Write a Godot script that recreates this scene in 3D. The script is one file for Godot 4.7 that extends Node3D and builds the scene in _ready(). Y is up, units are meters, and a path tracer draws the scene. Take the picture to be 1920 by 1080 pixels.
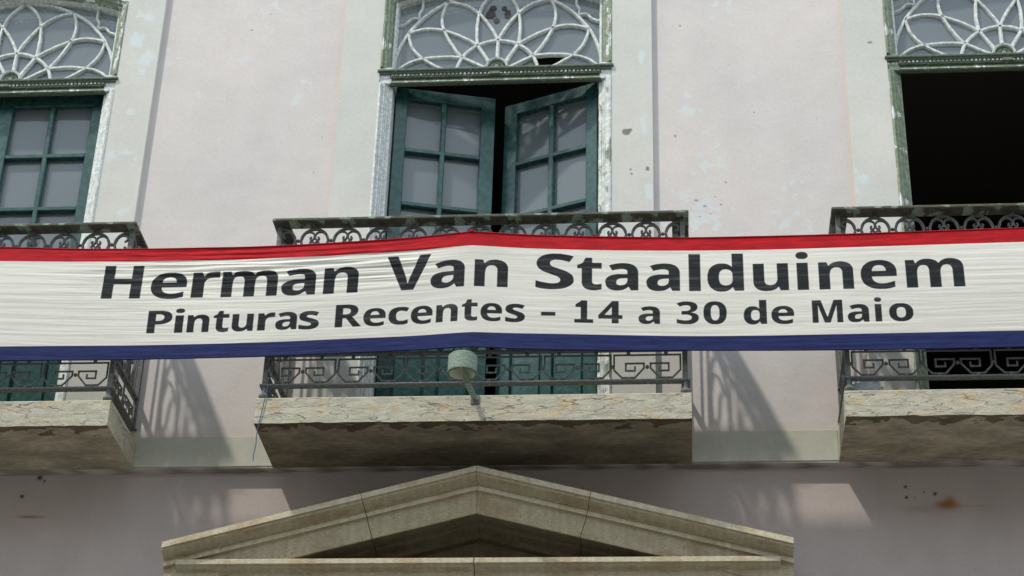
extends Node3D

# ---------------------------------------------------------------- numbers taken from the place
# x runs along the facade, y is up (0 = top of the balcony slabs), z comes out of the wall towards the street
const SPACING := 3.0
const FRAME_A := 0.6936      # half width of the window frame
const FRAME_B := 0.615       # half width of the clear opening
const STRIP := 0.9326        # half width of the plaster surround
const HEAD := 2.478
const HEAD_T := 2.448          # top of the transom
const SPRING := 3.034
const GROUND := -6.1
const LOWER_Z := -0.045
const LEDGE := -0.14

var M := {}
var shared := {}
var rng := RandomNumberGenerator.new()

# ---------------------------------------------------------------- mesh building
class Builder:
	var v := PackedVector3Array()
	var n := PackedVector3Array()
	var t := PackedVector2Array()
	func tri(a: Vector3, b: Vector3, c: Vector3, na: Vector3, nb: Vector3, nc: Vector3, ta := Vector2.ZERO, tb := Vector2.ZERO, tc := Vector2.ZERO) -> void:
		var g := (b - a).cross(c - a)
		if g.length_squared() < 1e-16:
			return
		if g.dot(na + nb + nc) > 0.0:      # clockwise seen from the front
			v.append(a); v.append(c); v.append(b)
			n.append(na); n.append(nc); n.append(nb)
			t.append(ta); t.append(tc); t.append(tb)
		else:
			v.append(a); v.append(b); v.append(c)
			n.append(na); n.append(nb); n.append(nc)
			t.append(ta); t.append(tb); t.append(tc)
	func flat(a: Vector3, b: Vector3, c: Vector3, d: Vector3, nn: Vector3) -> void:
		tri(a, b, c, nn, nn, nn, uv(a, nn), uv(b, nn), uv(c, nn))
		tri(a, c, d, nn, nn, nn, uv(a, nn), uv(c, nn), uv(d, nn))
	func flat3(a: Vector3, b: Vector3, c: Vector3, nn: Vector3) -> void:
		tri(a, b, c, nn, nn, nn, uv(a, nn), uv(b, nn), uv(c, nn))
	func uv(p: Vector3, nn: Vector3) -> Vector2:
		var q := nn.abs()
		if q.z >= q.x and q.z >= q.y: return Vector2(p.x, -p.y)
		if q.x >= q.y: return Vector2(p.z, -p.y)
		return Vector2(p.x, p.z)
	# a box with chamfered edges
	func box(lo: Vector3, hi: Vector3, bev := 0.0) -> void:
		var c := (lo + hi) * 0.5
		var h := (hi - lo) * 0.5
		var b := minf(bev, minf(h.x, minf(h.y, h.z)) * 0.49)
		var i := h - Vector3(b, b, b)
		for ax in 3:
			var u := (ax + 1) % 3
			var w := (ax + 2) % 3
			for s in [-1.0, 1.0]:
				var q := []
				for k in [[-1, -1], [1, -1], [1, 1], [-1, 1]]:
					var p := Vector3.ZERO
					p[ax] = s * h[ax]; p[u] = k[0] * i[u]; p[w] = k[1] * i[w]
					q.append(c + p)
				var nn := Vector3.ZERO
				nn[ax] = s
				flat(q[0], q[1], q[2], q[3], nn)
		if b <= 0.0:
			return
		for ax in 3:                       # the edges that run along ax
			var u := (ax + 1) % 3
			var w := (ax + 2) % 3
			for su in [-1.0, 1.0]:
				for sw in [-1.0, 1.0]:
					var q := []
					for k in [[-1, 0], [1, 0], [1, 1], [-1, 1]]:
						var p := Vector3.ZERO
						p[ax] = k[0] * i[ax]
						p[u] = su * (h[u] if k[1] == 0 else i[u])
						p[w] = sw * (i[w] if k[1] == 0 else h[w])
						q.append(c + p)
					var nn := Vector3.ZERO
					nn[u] = su; nn[w] = sw
					flat(q[0], q[1], q[2], q[3], nn.normalized())
		for sx in [-1.0, 1.0]:
			for sy in [-1.0, 1.0]:
				for sz in [-1.0, 1.0]:
					var s := Vector3(sx, sy, sz)
					flat3(c + s * Vector3(h.x, i.y, i.z), c + s * Vector3(i.x, h.y, i.z), c + s * Vector3(i.x, i.y, h.z), s.normalized())
	# a closed profile (x = offset to the left of the way, y = z) swept along a way in the x-y plane
	func sweep(way: PackedVector2Array, closed: bool, prof: PackedVector2Array, round_prof := false) -> void:
		var cnt := way.size()
		var segs := cnt if closed else cnt - 1
		var area := 0.0
		for j in prof.size():
			area += prof[j].cross(prof[(j + 1) % prof.size()])
		var turn := 1.0 if area > 0.0 else -1.0
		var sn := PackedVector2Array()
		for i in segs:
			var d := (way[(i + 1) % cnt] - way[i]).normalized()
			sn.append(Vector2(-d.y, d.x))
		var mit := PackedVector2Array()
		for i in cnt:
			var p := sn[(i - 1 + segs) % segs] if (closed or i > 0) else sn[0]
			var q := sn[i % segs] if (closed or i < cnt - 1) else sn[segs - 1]
			mit.append((p + q) / maxf(0.3, 1.0 + p.dot(q)))
		var pn := PackedVector2Array()
		for j in prof.size():
			var e := (prof[(j + 1) % prof.size()] - prof[j]).normalized()
			pn.append(Vector2(e.y, -e.x) * turn)
		var run := 0.0
		for i in segs:
			var i2 := (i + 1) % cnt
			var nprev := sn[(i - 1 + segs) % segs] if (closed or i > 0) else sn[i]
			var nnext := sn[(i + 1) % segs] if (closed or i < segs - 1) else sn[i]
			var na := (sn[i] + nprev).normalized() if sn[i].dot(nprev) > 0.8 else sn[i]
			var nb := (sn[i] + nnext).normalized() if sn[i].dot(nnext) > 0.8 else sn[i]
			var len := way[i].distance_to(way[i2])
			for j in prof.size():
				var j2 := (j + 1) % prof.size()
				var a2 := way[i] + mit[i] * prof[j].x
				var b2 := way[i2] + mit[i2] * prof[j].x
				var c2 := way[i2] + mit[i2] * prof[j2].x
				var d2 := way[i] + mit[i] * prof[j2].x
				var a := Vector3(a2.x, a2.y, prof[j].y)
				var b := Vector3(b2.x, b2.y, prof[j].y)
				var c := Vector3(c2.x, c2.y, prof[j2].y)
				var d := Vector3(d2.x, d2.y, prof[j2].y)
				var q0 := pn[j]
				var q1 := pn[j]
				if round_prof:
					q0 = (pn[j] + pn[(j - 1 + prof.size()) % prof.size()]).normalized()
					q1 = (pn[j] + pn[j2]).normalized()
				var fa := Vector3(na.x * q0.x, na.y * q0.x, q0.y).normalized()
				var fb := Vector3(nb.x * q0.x, nb.y * q0.x, q0.y).normalized()
				var fc := Vector3(nb.x * q1.x, nb.y * q1.x, q1.y).normalized()
				var fd := Vector3(na.x * q1.x, na.y * q1.x, q1.y).normalized()
				var ua := Vector2(run, prof[j].x)
				tri(a, b, c, fa, fb, fc, ua, ua + Vector2(len, 0), Vector2(run + len, prof[j2].x))
				tri(a, c, d, fa, fc, fd, ua, Vector2(run + len, prof[j2].x), Vector2(run, prof[j2].x))
			run += len
		if not closed:
			for e in [0, cnt - 1]:
				var dd := (way[1] - way[0]).normalized() * -1.0 if e == 0 else (way[cnt - 1] - way[cnt - 2]).normalized()
				var idx := Geometry2D.triangulate_polygon(prof)
				for k in range(0, idx.size(), 3):
					var pp := []
					for o in 3:
						var w2 := way[e] + mit[e] * prof[idx[k + o]].x
						pp.append(Vector3(w2.x, w2.y, prof[idx[k + o]].y))
					flat3(pp[0], pp[1], pp[2], Vector3(dd.x, dd.y, 0))
	# a polygon in the x-y plane given thickness from z0 to z1
	func slab(poly: PackedVector2Array, z0: float, z1: float, back := true) -> void:
		var idx := Geometry2D.triangulate_polygon(poly)
		for k in range(0, idx.size(), 3):
			var p := poly[idx[k]]
			var q := poly[idx[k + 1]]
			var r := poly[idx[k + 2]]
			flat3(Vector3(p.x, p.y, z1), Vector3(q.x, q.y, z1), Vector3(r.x, r.y, z1), Vector3.BACK)
			if back:
				flat3(Vector3(p.x, p.y, z0), Vector3(q.x, q.y, z0), Vector3(r.x, r.y, z0), Vector3.FORWARD)
		if absf(z1 - z0) < 1e-6:
			return
		var cw := Geometry2D.is_polygon_clockwise(poly)
		for i in poly.size():
			var a := poly[i]
			var b := poly[(i + 1) % poly.size()]
			var d := (b - a).normalized()
			var nn := Vector3(d.y, -d.x, 0) * (-1.0 if cw else 1.0)
			if poly.size() > 2:
				flat(Vector3(a.x, a.y, z0), Vector3(b.x, b.y, z0), Vector3(b.x, b.y, z1), Vector3(a.x, a.y, z1), nn)
	# rings of (radius, height) turned about the y axis at c
	func lathe(c: Vector3, prof: PackedVector2Array, sides: int) -> void:
		for j in prof.size() - 1:
			var e := (prof[j + 1] - prof[j]).normalized()
			for i in sides:
				var a0 := TAU * i / sides
				var a1 := TAU * (i + 1) / sides
				var d0 := Vector3(cos(a0), 0, sin(a0))
				var d1 := Vector3(cos(a1), 0, sin(a1))
				var p := c + d0 * prof[j].x + Vector3.UP * prof[j].y
				var q := c + d1 * prof[j].x + Vector3.UP * prof[j].y
				var r := c + d1 * prof[j + 1].x + Vector3.UP * prof[j + 1].y
				var s := c + d0 * prof[j + 1].x + Vector3.UP * prof[j + 1].y
				var n0 := (d0 * e.y - Vector3.UP * e.x).normalized()
				var n1 := (d1 * e.y - Vector3.UP * e.x).normalized()
				tri(p, q, r, n0, n1, n1, uv(p, n0), uv(q, n0), uv(r, n0))
				tri(p, r, s, n0, n1, n0, uv(p, n0), uv(r, n0), uv(s, n0))
	func ball(c: Vector3, r: float, sides := 10, rows := 6, sq := Vector3.ONE) -> void:
		for j in rows:
			for i in sides:
				var q := []
				for k in [[0, 0], [1, 0], [1, 1], [0, 1]]:
					var th: float = PI * (j + k[1]) / rows
					var ph: float = TAU * (i + k[0]) / sides
					q.append(Vector3(sin(th) * cos(ph), cos(th), sin(th) * sin(ph)))
				tri(c + q[0] * r * sq, c + q[1] * r * sq, c + q[2] * r * sq, q[0], q[1], q[2])
				tri(c + q[0] * r * sq, c + q[2] * r * sq, c + q[3] * r * sq, q[0], q[2], q[3])
	# a round bar along a way in space
	func tube(way: PackedVector3Array, r: float, sides := 8) -> void:
		var rings := []
		for i in way.size():
			var d := (way[mini(i + 1, way.size() - 1)] - way[maxi(i - 1, 0)]).normalized()
			var x := d.cross(Vector3(0.31, 0.22, 0.93)).normalized()
			var y := d.cross(x)
			var ring := []
			for k in sides:
				ring.append(x * cos(TAU * k / sides) + y * sin(TAU * k / sides))
			rings.append(ring)
		for i in way.size() - 1:
			for k in sides:
				var k2 := (k + 1) % sides
				var a: Vector3 = rings[i][k]
				var b: Vector3 = rings[i][k2]
				var c: Vector3 = rings[i + 1][k2]
				var d: Vector3 = rings[i + 1][k]
				tri(way[i] + a * r, way[i] + b * r, way[i + 1] + c * r, a, b, c)
				tri(way[i] + a * r, way[i + 1] + c * r, way[i + 1] + d * r, a, c, d)
	func mesh() -> ArrayMesh:
		var arr := []
		arr.resize(Mesh.ARRAY_MAX)
		arr[Mesh.ARRAY_VERTEX] = v
		arr[Mesh.ARRAY_NORMAL] = n
		arr[Mesh.ARRAY_TEX_UV] = t
		var m := ArrayMesh.new()
		m.add_surface_from_arrays(Mesh.PRIMITIVE_TRIANGLES, arr)
		return m

func put(called: String, m: Mesh, mat: Material, parent: Node3D, at := Transform3D.IDENTITY) -> MeshInstance3D:
	var o := MeshInstance3D.new()
	o.name = called
	o.mesh = m
	o.material_override = null
	o.set_surface_override_material(0, mat)
	o.transform = at
	parent.add_child(o, true)
	return o

func group(called: String, parent: Node3D, at := Transform3D.IDENTITY) -> Node3D:
	var o := Node3D.new()
	o.name = called
	o.transform = at
	parent.add_child(o, true)
	return o

func tag(o: Node3D, label: String, category := "", grp := "", kind := "") -> Node3D:
	if label: o.set_meta("label", label)
	if category: o.set_meta("category", category)
	if grp: o.set_meta("group", grp)
	if kind: o.set_meta("kind", kind)
	return o

func rect(hw: float, z0: float, z1: float, b: float) -> PackedVector2Array:
	return PackedVector2Array([Vector2(-hw, z0), Vector2(hw, z0), Vector2(hw, z1 - b), Vector2(hw - b, z1), Vector2(-hw + b, z1), Vector2(-hw, z1 - b)])

func disc(r: float, z: float, sides := 8, flatten := 1.0) -> PackedVector2Array:
	var p := PackedVector2Array()
	for k in sides:
		p.append(Vector2(cos(TAU * (k + 0.5) / sides) * r, z + sin(TAU * (k + 0.5) / sides) * r * flatten))
	return p

func smooth(pts: Array, per := 5) -> PackedVector2Array:
	var out := PackedVector2Array()
	for i in pts.size() - 1:
		var p0: Vector2 = pts[maxi(i - 1, 0)]
		var p1: Vector2 = pts[i]
		var p2: Vector2 = pts[i + 1]
		var p3: Vector2 = pts[mini(i + 2, pts.size() - 1)]
		for k in per:
			out.append(p1.cubic_interpolate(p2, p0, p3, float(k) / per))
	out.append(pts[-1])
	return out

func table(tab: Array, x: float) -> float:
	var k := tab.size() / 2
	if x <= tab[0]: return tab[1]
	for i in k - 1:
		var x0: float = tab[2 * i]
		var x1: float = tab[2 * i + 2]
		if x <= x1:
			var f := (x - x0) / (x1 - x0)
			return lerpf(tab[2 * i + 1], tab[2 * i + 3], f)
	return tab[2 * k - 1]

# ---------------------------------------------------------------- textures
func noise_bytes(sd: int, freq: float, w: int, h: int, oct := 4, sx := 1, sy := 1, ridged := false, warp := 0.0, seamless := false) -> PackedByteArray:
	var f := FastNoiseLite.new()
	f.seed = sd
	f.frequency = freq
	f.noise_type = FastNoiseLite.TYPE_SIMPLEX_SMOOTH
	f.fractal_type = FastNoiseLite.FRACTAL_RIDGED if ridged else FastNoiseLite.FRACTAL_FBM
	f.fractal_octaves = oct
	if warp > 0.0:
		f.domain_warp_enabled = true
		f.domain_warp_amplitude = warp
		f.domain_warp_frequency = freq * 1.7
	var im: Image = f.get_seamless_image(w / sx, h / sy, false, false, 0.15, true) if seamless else f.get_image(w / sx, h / sy, false, false, true)
	im.convert(Image.FORMAT_L8)
	if sx > 1 or sy > 1:
		im.resize(w, h, Image.INTERPOLATE_CUBIC)
	return im.get_data()

func tex(w: int, h: int, rgb: PackedByteArray) -> ImageTexture:
	return ImageTexture.create_from_image(Image.create_from_data(w, h, false, Image.FORMAT_RGB8, rgb))

func grey(w: int, h: int, b: PackedByteArray) -> ImageTexture:
	return ImageTexture.create_from_image(Image.create_from_data(w, h, false, Image.FORMAT_L8, b))

func material(albedo: Texture2D, rough: float, height: Texture2D = null, depth_cm := 0.2, world_scale := Vector3.ZERO, tint := Color.WHITE) -> StandardMaterial3D:
	var m := StandardMaterial3D.new()
	m.albedo_color = tint
	if albedo: m.albedo_texture = albedo
	m.roughness = rough
	m.metallic_specular = 0.4
	if height:
		m.heightmap_enabled = true
		m.heightmap_texture = height
		m.heightmap_scale = depth_cm
	if world_scale != Vector3.ZERO:
		m.uv1_triplanar = true
		m.uv1_world_triplanar = true
		m.uv1_scale = world_scale
		m.uv1_triplanar_sharpness = 8.0
	return m

# two colours of paint with flakes gone; share = how much of the second shows (0..255 threshold)
func flaky(sd: int, a: Color, b: Color, c: Color, thr: int, freq := 0.012, stretch := 3) -> Array:
	var w := 512
	var h := 512
	var big := noise_bytes(sd, freq, w, h, 5, 1, stretch, false, 20.0)
	var fine := noise_bytes(sd + 7, 0.15, w, h, 2)
	var mid := noise_bytes(sd + 3, 0.03, w, h, 3)
	var out := PackedByteArray()
	out.resize(w * h * 3)
	var hh := PackedByteArray()
	hh.resize(w * h)
	for i in w * h:
		var q := big[i] + (fine[i] - 128) / 6
		var g := (mid[i] - 128) * 0.0009 + (fine[i] - 128) * 0.0005
		var col := a
		var z := 190
		if q > thr + 8:
			col = b; z = 110
		elif q > thr:
			col = c; z = 90
		g *= 0.25 + col.g
		out[3 * i] = clampi(int((col.r + g) * 255.0), 0, 255)
		out[3 * i + 1] = clampi(int((col.g + g) * 255.0), 0, 255)
		out[3 * i + 2] = clampi(int((col.b + g) * 255.0), 0, 255)
		hh[i] = clampi(z + (fine[i] - 128) / 5, 0, 255)
	return [tex(w, h, out), grey(w, h, hh)]

const WX0 := -4.5
const WW := 9.0
const WY1 := 3.5
const WH := 5.4

# paint or plaster over the whole facade, with marks at their places
func facade_texture(w: int, h: int, sd: int, up: Vector3, low: Vector3, marks: Array, grain: float) -> Array:
	var n1 := noise_bytes(sd, 0.0035, w, h, 3)
	var n2 := noise_bytes(sd + 1, 0.02, w, h, 4)
	var n3 := noise_bytes(sd + 2, 0.2, w, h, 2)
	var n4 := noise_bytes(sd + 4, 0.045, w, h, 5, 1, 1, false, 14.0)
	var streak := noise_bytes(sd + 5, 0.02, w, h, 3, 1, 8)
	var out := PackedByteArray()
	out.resize(w * h * 3)
	var hh := PackedByteArray()
	hh.resize(w * h)
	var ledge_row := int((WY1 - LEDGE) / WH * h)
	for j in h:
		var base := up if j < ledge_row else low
		for i in w:
			var k := j * w + i
			var g := ((n1[k] - 128) * 0.045 + (n2[k] - 128) * 0.035 + (n3[k] - 128) * 0.04 + (streak[k] - 128) * 0.025) * grain
			var warm := (n1[k] - 128) * 0.010
			out[3 * k] = clampi(int(base.x + g + warm), 0, 255)
			out[3 * k + 1] = clampi(int(base.y + g), 0, 255)
			out[3 * k + 2] = clampi(int(base.z + g - warm), 0, 255)
			hh[k] = clampi(90 + (n2[k] - 128) / 2 + (n3[k] - 128) / 6 + (n4[k] - 128) / 4, 0, 255)
	for m in marks:
		# x, y, rx, ry, r, g, b, strength, rough share, height change
		var cx: float = (m[0] - WX0) / WW * w
		var cy: float = (WY1 - m[1]) / WH * h
		var rx: float = m[2] / WW * w
		var ry: float = m[3] / WH * h
		for j in range(maxi(0, int(cy - 2.2 * ry)), mini(h, int(cy + 2.2 * ry) + 1)):
			for i in range(maxi(0, int(cx - 2.2 * rx)), mini(w, int(cx + 2.2 * rx) + 1)):
				var k := j * w + i
				var d := exp(-(pow((i - cx) / rx, 2.0) + pow((j - cy) / ry, 2.0)))
				var s: float = d * m[7] + (n4[k] - 128) / 128.0 * m[8]
				if m[8] > 0.0:
					s = clampf((s - 0.62) * 5.0, 0.0, 0.8) if d > 0.03 else 0.0
				s = clampf(s, 0.0, 1.0)
				if s > 0.0:
					out[3 * k] = int(lerpf(out[3 * k], m[4], s))
					out[3 * k + 1] = int(lerpf(out[3 * k + 1], m[5], s))
					out[3 * k + 2] = int(lerpf(out[3 * k + 2], m[6], s))
					hh[k] = clampi(hh[k] + int(m[9] * s), 0, 255)
	return [tex(w, h, out), grey(w, h, hh)]

func facade_uv(b: Builder) -> void:
	for i in b.v.size():
		if absf(b.n[i].z) > 0.5:
			b.t[i] = Vector2((b.v[i].x - WX0) / WW, absf(WY1 - b.v[i].y) / WH)
		else:
			b.t[i] = Vector2((b.v[i].x + b.v[i].z - WX0) / WW, (WY1 - b.v[i].y) / WH)

func make_materials() -> void:
	# pink plaster
	var marks := []
	for p in [[-1.99, 2.65, .07, .09, .8], [-1.57, 2.58, .05, .06, .9], [-1.43, 2.92, .16, .12, .62], [1.12, 2.19, .09, .10, .95], [1.19, 1.42, .12, .12, 1.0], [1.08, 1.55, .07, .12, .85], [1.28, 1.40, .10, .10, .8], [1.15, 1.32, .14, .07, .9], [1.69, 1.36, .18, .09, .75], [1.70, 1.58, .08, .12, .72], [-.69, 1.71, .05, .05, .7], [-1.63, 1.97, .03, .05, .8], [-1.65, 1.80, .02, .05, .8], [-1.2, 2.3, .12, .16, .52], [1.35, 2.9, .12, .2, .6], [-1.8, 2.35, .04, .05, .75], [1.25, 1.75, .12, .2, .66], [1.55, 1.25, .2, .1, .6]]:
		marks.append([p[0], p[1], p[2], p[3], 210, 216, 217, p[4] * 0.9, 0.95, -35])
	for p in [[1.17, 1.50, .02, .012], [1.22, 1.46, .015, .01], [1.28, 1.52, .012, .008], [1.14, 1.44, .01, .008], [1.25, 1.41, .012, .01], [1.31, 1.47, .01, .01], [1.19, 1.39, .01, .006], [1.34, 1.62, .015, .01], [-1.41, 2.93, .008, .008], [-1.52, 2.81, .01, .008], [1.52, 2.1, .008, .008], [-1.02, 2.0, .004, .012], [-1.05, 1.75, .004, .015], [1.38, 2.45, .008, .006], [1.1, 2.75, .01, .012], [1.06, 1.95, .012, .02], [-1.3, 2.45, .006, .006], [1.72, .02, .003, .02], [-1.62, 2.3, .006, .006], [1.88, 2.05, .006, .01]]:
		marks.append([p[0], p[1], p[2] * 0.8, p[3] * 0.8, 150, 146, 142, 1.2, 0.9, -50])
	for s in [-4.0, -1.0, 2.0]:        # a warm line where the pink was brushed past the edge of each surround
		marks.append([s + 0.055, 1.6, .012, 1.6, 214, 196, 184, 0.55, 0.0, 0])
	for s in [-1.5, 1.5]:
		marks.append([s, 0.05, .5, .018, 212, 194, 182, 0.5, 0.0, 0])
	# lower wall: rust and fixing holes
	marks.append([2.42, -.372, .05, .022, 140, 84, 40, 0.85, 0.0, 0])
	marks.append([2.44, -.355, .025, .03, 150, 95, 50, 0.6, 0.0, 0])
	marks.append([2.50, -.379, .16, .006, 160, 125, 100, 0.35, 0.0, 0])
	marks.append([2.28, -.395, .1, .02, 150, 125, 110, 0.3, 0.0, 0])
	marks.append([-2.44, -.398, .05, .007, 160, 104, 66, 0.8, 0.0, 0])
	marks.append([-2.40, -.402, .05, .006, 150, 110, 76, 0.5, 0.0, 0])
	for p in [[2.366, -.309, .008], [2.218, -.269, .007], [2.219, -.329, .007], [-2.49, -.279, .009], [-2.408, -.170, .012], [2.31, -.30, .004], [2.26, -.33, .003], [-2.38, -.19, .006]]:
		marks.append([p[0], p[1], p[2], p[2], 40, 34, 32, 0.95, 0.0, -90])
	for x in range(46):                # grime along the ledge
		marks.append([-4.2 + x * 0.19 + 0.11 * sin(x * 7.3), LEDGE - .004 - .006 * absf(sin(x * 3.1)), .03 + .05 * absf(sin(x * 5.7)), .006 + .004 * absf(cos(x * 2.3)), 96, 88, 80, 0.55, 0.0, 0])
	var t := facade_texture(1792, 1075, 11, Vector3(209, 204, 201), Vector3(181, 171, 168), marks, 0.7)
	M.plaster = material(t[0], 0.92, t[1], 0.28)
	# pale surrounds
	marks = []
	for p in [[-2.21, 2.75, .07, .08], [-2.19, 2.93, .06, .06], [-2.17, 2.58, .07, .07], [-2.22, 1.88, .09, .05], [-2.2, 2.2, .03, .06], [.90, 1.55, .03, .09], [.87, 2.5, .02, .09], [.88, 2.0, .02, .1], [2.1, 1.6, .06, .1], [-2.15, 1.5, .04, .05]]:
		marks.append([p[0], p[1], p[2], p[3], 208, 219, 221, 0.9, 0.95, 14])
	for p in [[.782, 1.963, .026, .022], [.797, 1.975, .018, .012], [.897, 1.70, .012, .018], [.80, 1.70, .008, .01], [.805, 1.67, .008, .007], [2.213, 2.56, .014, .009], [2.13, 2.477, .007, .008]]:
		marks.append([p[0], p[1], p[2], p[3], 112, 106, 96, 1.25, 0.6, -70])
	t = facade_texture(1536, 922, 37, Vector3(204, 205, 199), Vector3(185, 188, 174), marks, 0.8)
	M.surround = material(t[0], 0.9, t[1], 0.22)
	t = facade_texture(1024, 614, 51, Vector3(186, 188, 177), Vector3(186, 188, 177), [], 0.9)
	M.band = material(t[0], 0.9, t[1], 0.15)

	# limestone of the slabs: cream, peach blots and dark wandering seams
	var w := 2048
	var h := 256
	var seam := noise_bytes(71, 0.022, w, h, 4, 4, 1)
	var seam2 := noise_bytes(72, 0.030, w, h, 4, 4, 1)
	var seam3 := noise_bytes(76, 0.045, w, h, 3, 3, 1)
	var blot := noise_bytes(73, 0.020, w, h, 3, 2, 1)
	var fine := noise_bytes(74, 0.22, w, h, 3)
	var mid := noise_bytes(75, 0.05, w, h, 3, 2, 1)
	var wide := noise_bytes(77, 0.012, w, h, 2, 2, 1)
	var out := PackedByteArray()
	out.resize(w * h * 3)
	var hh := PackedByteArray()
	hh.resize(w * h)
	for i in w * h:
		var g := (fine[i] - 128) * 0.09 + (mid[i] - 128) * 0.12
		var r := 190.0 + g
		var gg := 184.0 + g
		var b := 166.0 + g
		var pe := clampf((blot[i] - 170) / 40.0, 0.0, 1.0)
		r += 8.0 * pe; gg -= 4.0 * pe; b -= 18.0 * pe
		var m1 := clampf((wide[i] - 70) / 50.0, 0.0, 1.0)
		var m2 := clampf((mid[i] - 90) / 50.0, 0.0, 1.0)
		var s := clampf(1.25 - absf(seam[i] - 128.0) / 5.0, 0.0, 1.0) * (0.3 + 0.7 * m1)
		s = maxf(s, clampf(1.2 - absf(seam2[i] - 138.0) / 5.0, 0.0, 1.0) * (0.25 + 0.6 * m2))
		s = maxf(s, 0.5 * clampf(1.2 - absf(seam3[i] - 118.0) / 5.0, 0.0, 1.0) * (1.0 - m1))
		s *= 0.68
		r -= 8.0; gg -= 6.0; b -= 5.0
		out[3 * i] = clampi(int(lerpf(r, 96, s)), 0, 255)
		out[3 * i + 1] = clampi(int(lerpf(gg, 89, s)), 0, 255)
		out[3 * i + 2] = clampi(int(lerpf(b, 76, s)), 0, 255)
		hh[i] = clampi(int(170 + (fine[i] - 128) * 0.25 + (mid[i] - 128) * 0.4 - 120 * s), 0, 255)
	M.limestone = material(tex(w, h, out), 0.85, grey(w, h, hh), 0.5, Vector3(1.0 / 6.0, 1.0 / 0.6, 1.0 / 6.0))
	M.limestone.uv1_offset = Vector3(0.25, 0.3, 0.1)

	# mortar-smeared undersides of the slabs
	w = 1024; h = 512
	var d1 := noise_bytes(81, 0.006, w, h, 5, 1, 1, false, 22.0)
	var d2 := noise_bytes(82, 0.03, w, h, 4)
	var d3 := noise_bytes(83, 0.2, w, h, 2)
	var edge := noise_bytes(84, 0.014, w, h, 4)
	out = PackedByteArray()
	out.resize(w * h * 3)
	hh = PackedByteArray()
	hh.resize(w * h)
	for j in h:
		for i in w:
			var k := j * w + i
			var zf := float(j) / h           # 0 at the wall, 1 at the street edge
			var g := (d1[k] - 128) * 0.20 + (d2[k] - 128) * 0.13 + (d3[k] - 128) * 0.10
			var col := Vector3(156 + g * 1.05, 146 + g, 127 + g * 0.9)
			var lip := 0.86 + (edge[k] - 128) * 0.0011
			if zf > lip:
				col = Vector3(110 + g * 0.6, 98 + g * 0.6, 80 + g * 0.6)
			elif zf > lip - 0.10:
				col += Vector3(14, 14, 12) * (1.0 - (lip - zf) / 0.10)
			out[3 * k] = clampi(int(col.x), 0, 255)
			out[3 * k + 1] = clampi(int(col.y), 0, 255)
			out[3 * k + 2] = clampi(int(col.z), 0, 255)
			hh[k] = clampi(int(128 + (d1[k] - 128) * 0.5 + (d3[k] - 128) * 0.25 - (50 if zf > lip else 0)), 0, 255)
	M.underside = material(tex(w, h, out), 0.95, grey(w, h, hh), 0.9)
	M.underside_dark = M.underside.duplicate()
	M.underside_dark.albedo_color = Color(0.8, 0.79, 0.78)  # darker tint for the underside of the middle slab

	# stone of the pediment: pitted, brown in patches
	w = 1024; h = 1024
	d1 = noise_bytes(91, 0.007, w, h, 4, 2, 1)
	d2 = noise_bytes(92, 0.12, w, h, 3, 3, 1)
	d3 = noise_bytes(93, 0.35, w, h, 2)
	var sp := noise_bytes(94, 0.07, w, h, 3, 2, 1)
	var drip := noise_bytes(95, 0.03, w, h, 3, 1, 8)
	out = PackedByteArray()
	out.resize(w * h * 3)
	hh = PackedByteArray()
	hh.resize(w * h)
	for i in w * h:
		var g := (d2[i] - 128) * 0.14 + (d3[i] - 128) * 0.10 + (drip[i] - 128) * 0.08
		var st := clampf((d1[i] - 140) / 80.0, 0.0, 0.6)
		var pit := clampf((sp[i] - 200) / 16.0, 0.0, 1.0) * clampf((d2[i] - 100) / 60.0, 0.0, 1.0)
		out[3 * i] = clampi(int(lerpf(lerpf(196 + g, 176 + g, st), 90, pit * 0.7)), 0, 255)
		out[3 * i + 1] = clampi(int(lerpf(lerpf(187 + g, 158 + g, st), 78, pit * 0.7)), 0, 255)
		out[3 * i + 2] = clampi(int(lerpf(lerpf(163 + g, 126 + g, st), 62, pit * 0.7)), 0, 255)
		hh[i] = clampi(int(160 + (d2[i] - 128) * 0.4 + (d3[i] - 128) * 0.3 - 80 * pit), 0, 255)
	M.stone = material(tex(w, h, out), 0.9, grey(w, h, hh), 0.25, Vector3(1, 1, 1) / 1.3)

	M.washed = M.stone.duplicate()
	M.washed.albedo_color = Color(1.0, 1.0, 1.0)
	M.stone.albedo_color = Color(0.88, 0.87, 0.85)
	M.shaded_stone = M.stone.duplicate()
	M.shaded_stone.albedo_color = Color(0.60, 0.58, 0.54)  # shade of the pediment's recess put into the stone colour
	# paints
	var olive := Color8(128, 141, 120)
	var white := Color8(208, 214, 212)
	var wood := Color8(104, 97, 84)
	t = flaky(101, olive, white, wood, 176)
	M.olive = material(t[0], 0.6, t[1], 0.02, Vector3(1, 1, 1) / 0.6)
	t = flaky(111, white, Color8(192, 197, 194), Color8(170, 168, 158), 200)
	M.white = material(t[0], 0.65, t[1], 0.015, Vector3(1, 1, 1) / 0.5)
	t = flaky(121, white, olive, Color8(150, 148, 136), 160, 0.006, 2)
	M.white_green = material(t[0], 0.65, t[1], 0.02, Vector3(1, 1, 1) / 0.7)
	t = flaky(131, Color8(98, 111, 98), Color8(140, 150, 136), Color8(88, 90, 80), 206)
	M.dark_olive = material(t[0], 0.6, t[1], 0.06, Vector3(1, 1, 1) / 0.45)
	t = flaky(141, Color8(42, 80, 77), Color8(45, 84, 81), Color8(43, 82, 79), 150, 0.006, 4)
	M.teal = material(t[0], 0.26, null, 0.0, Vector3(1, 1, 1) / 0.8)
	M.teal.metallic_specular = 0.5
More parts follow.
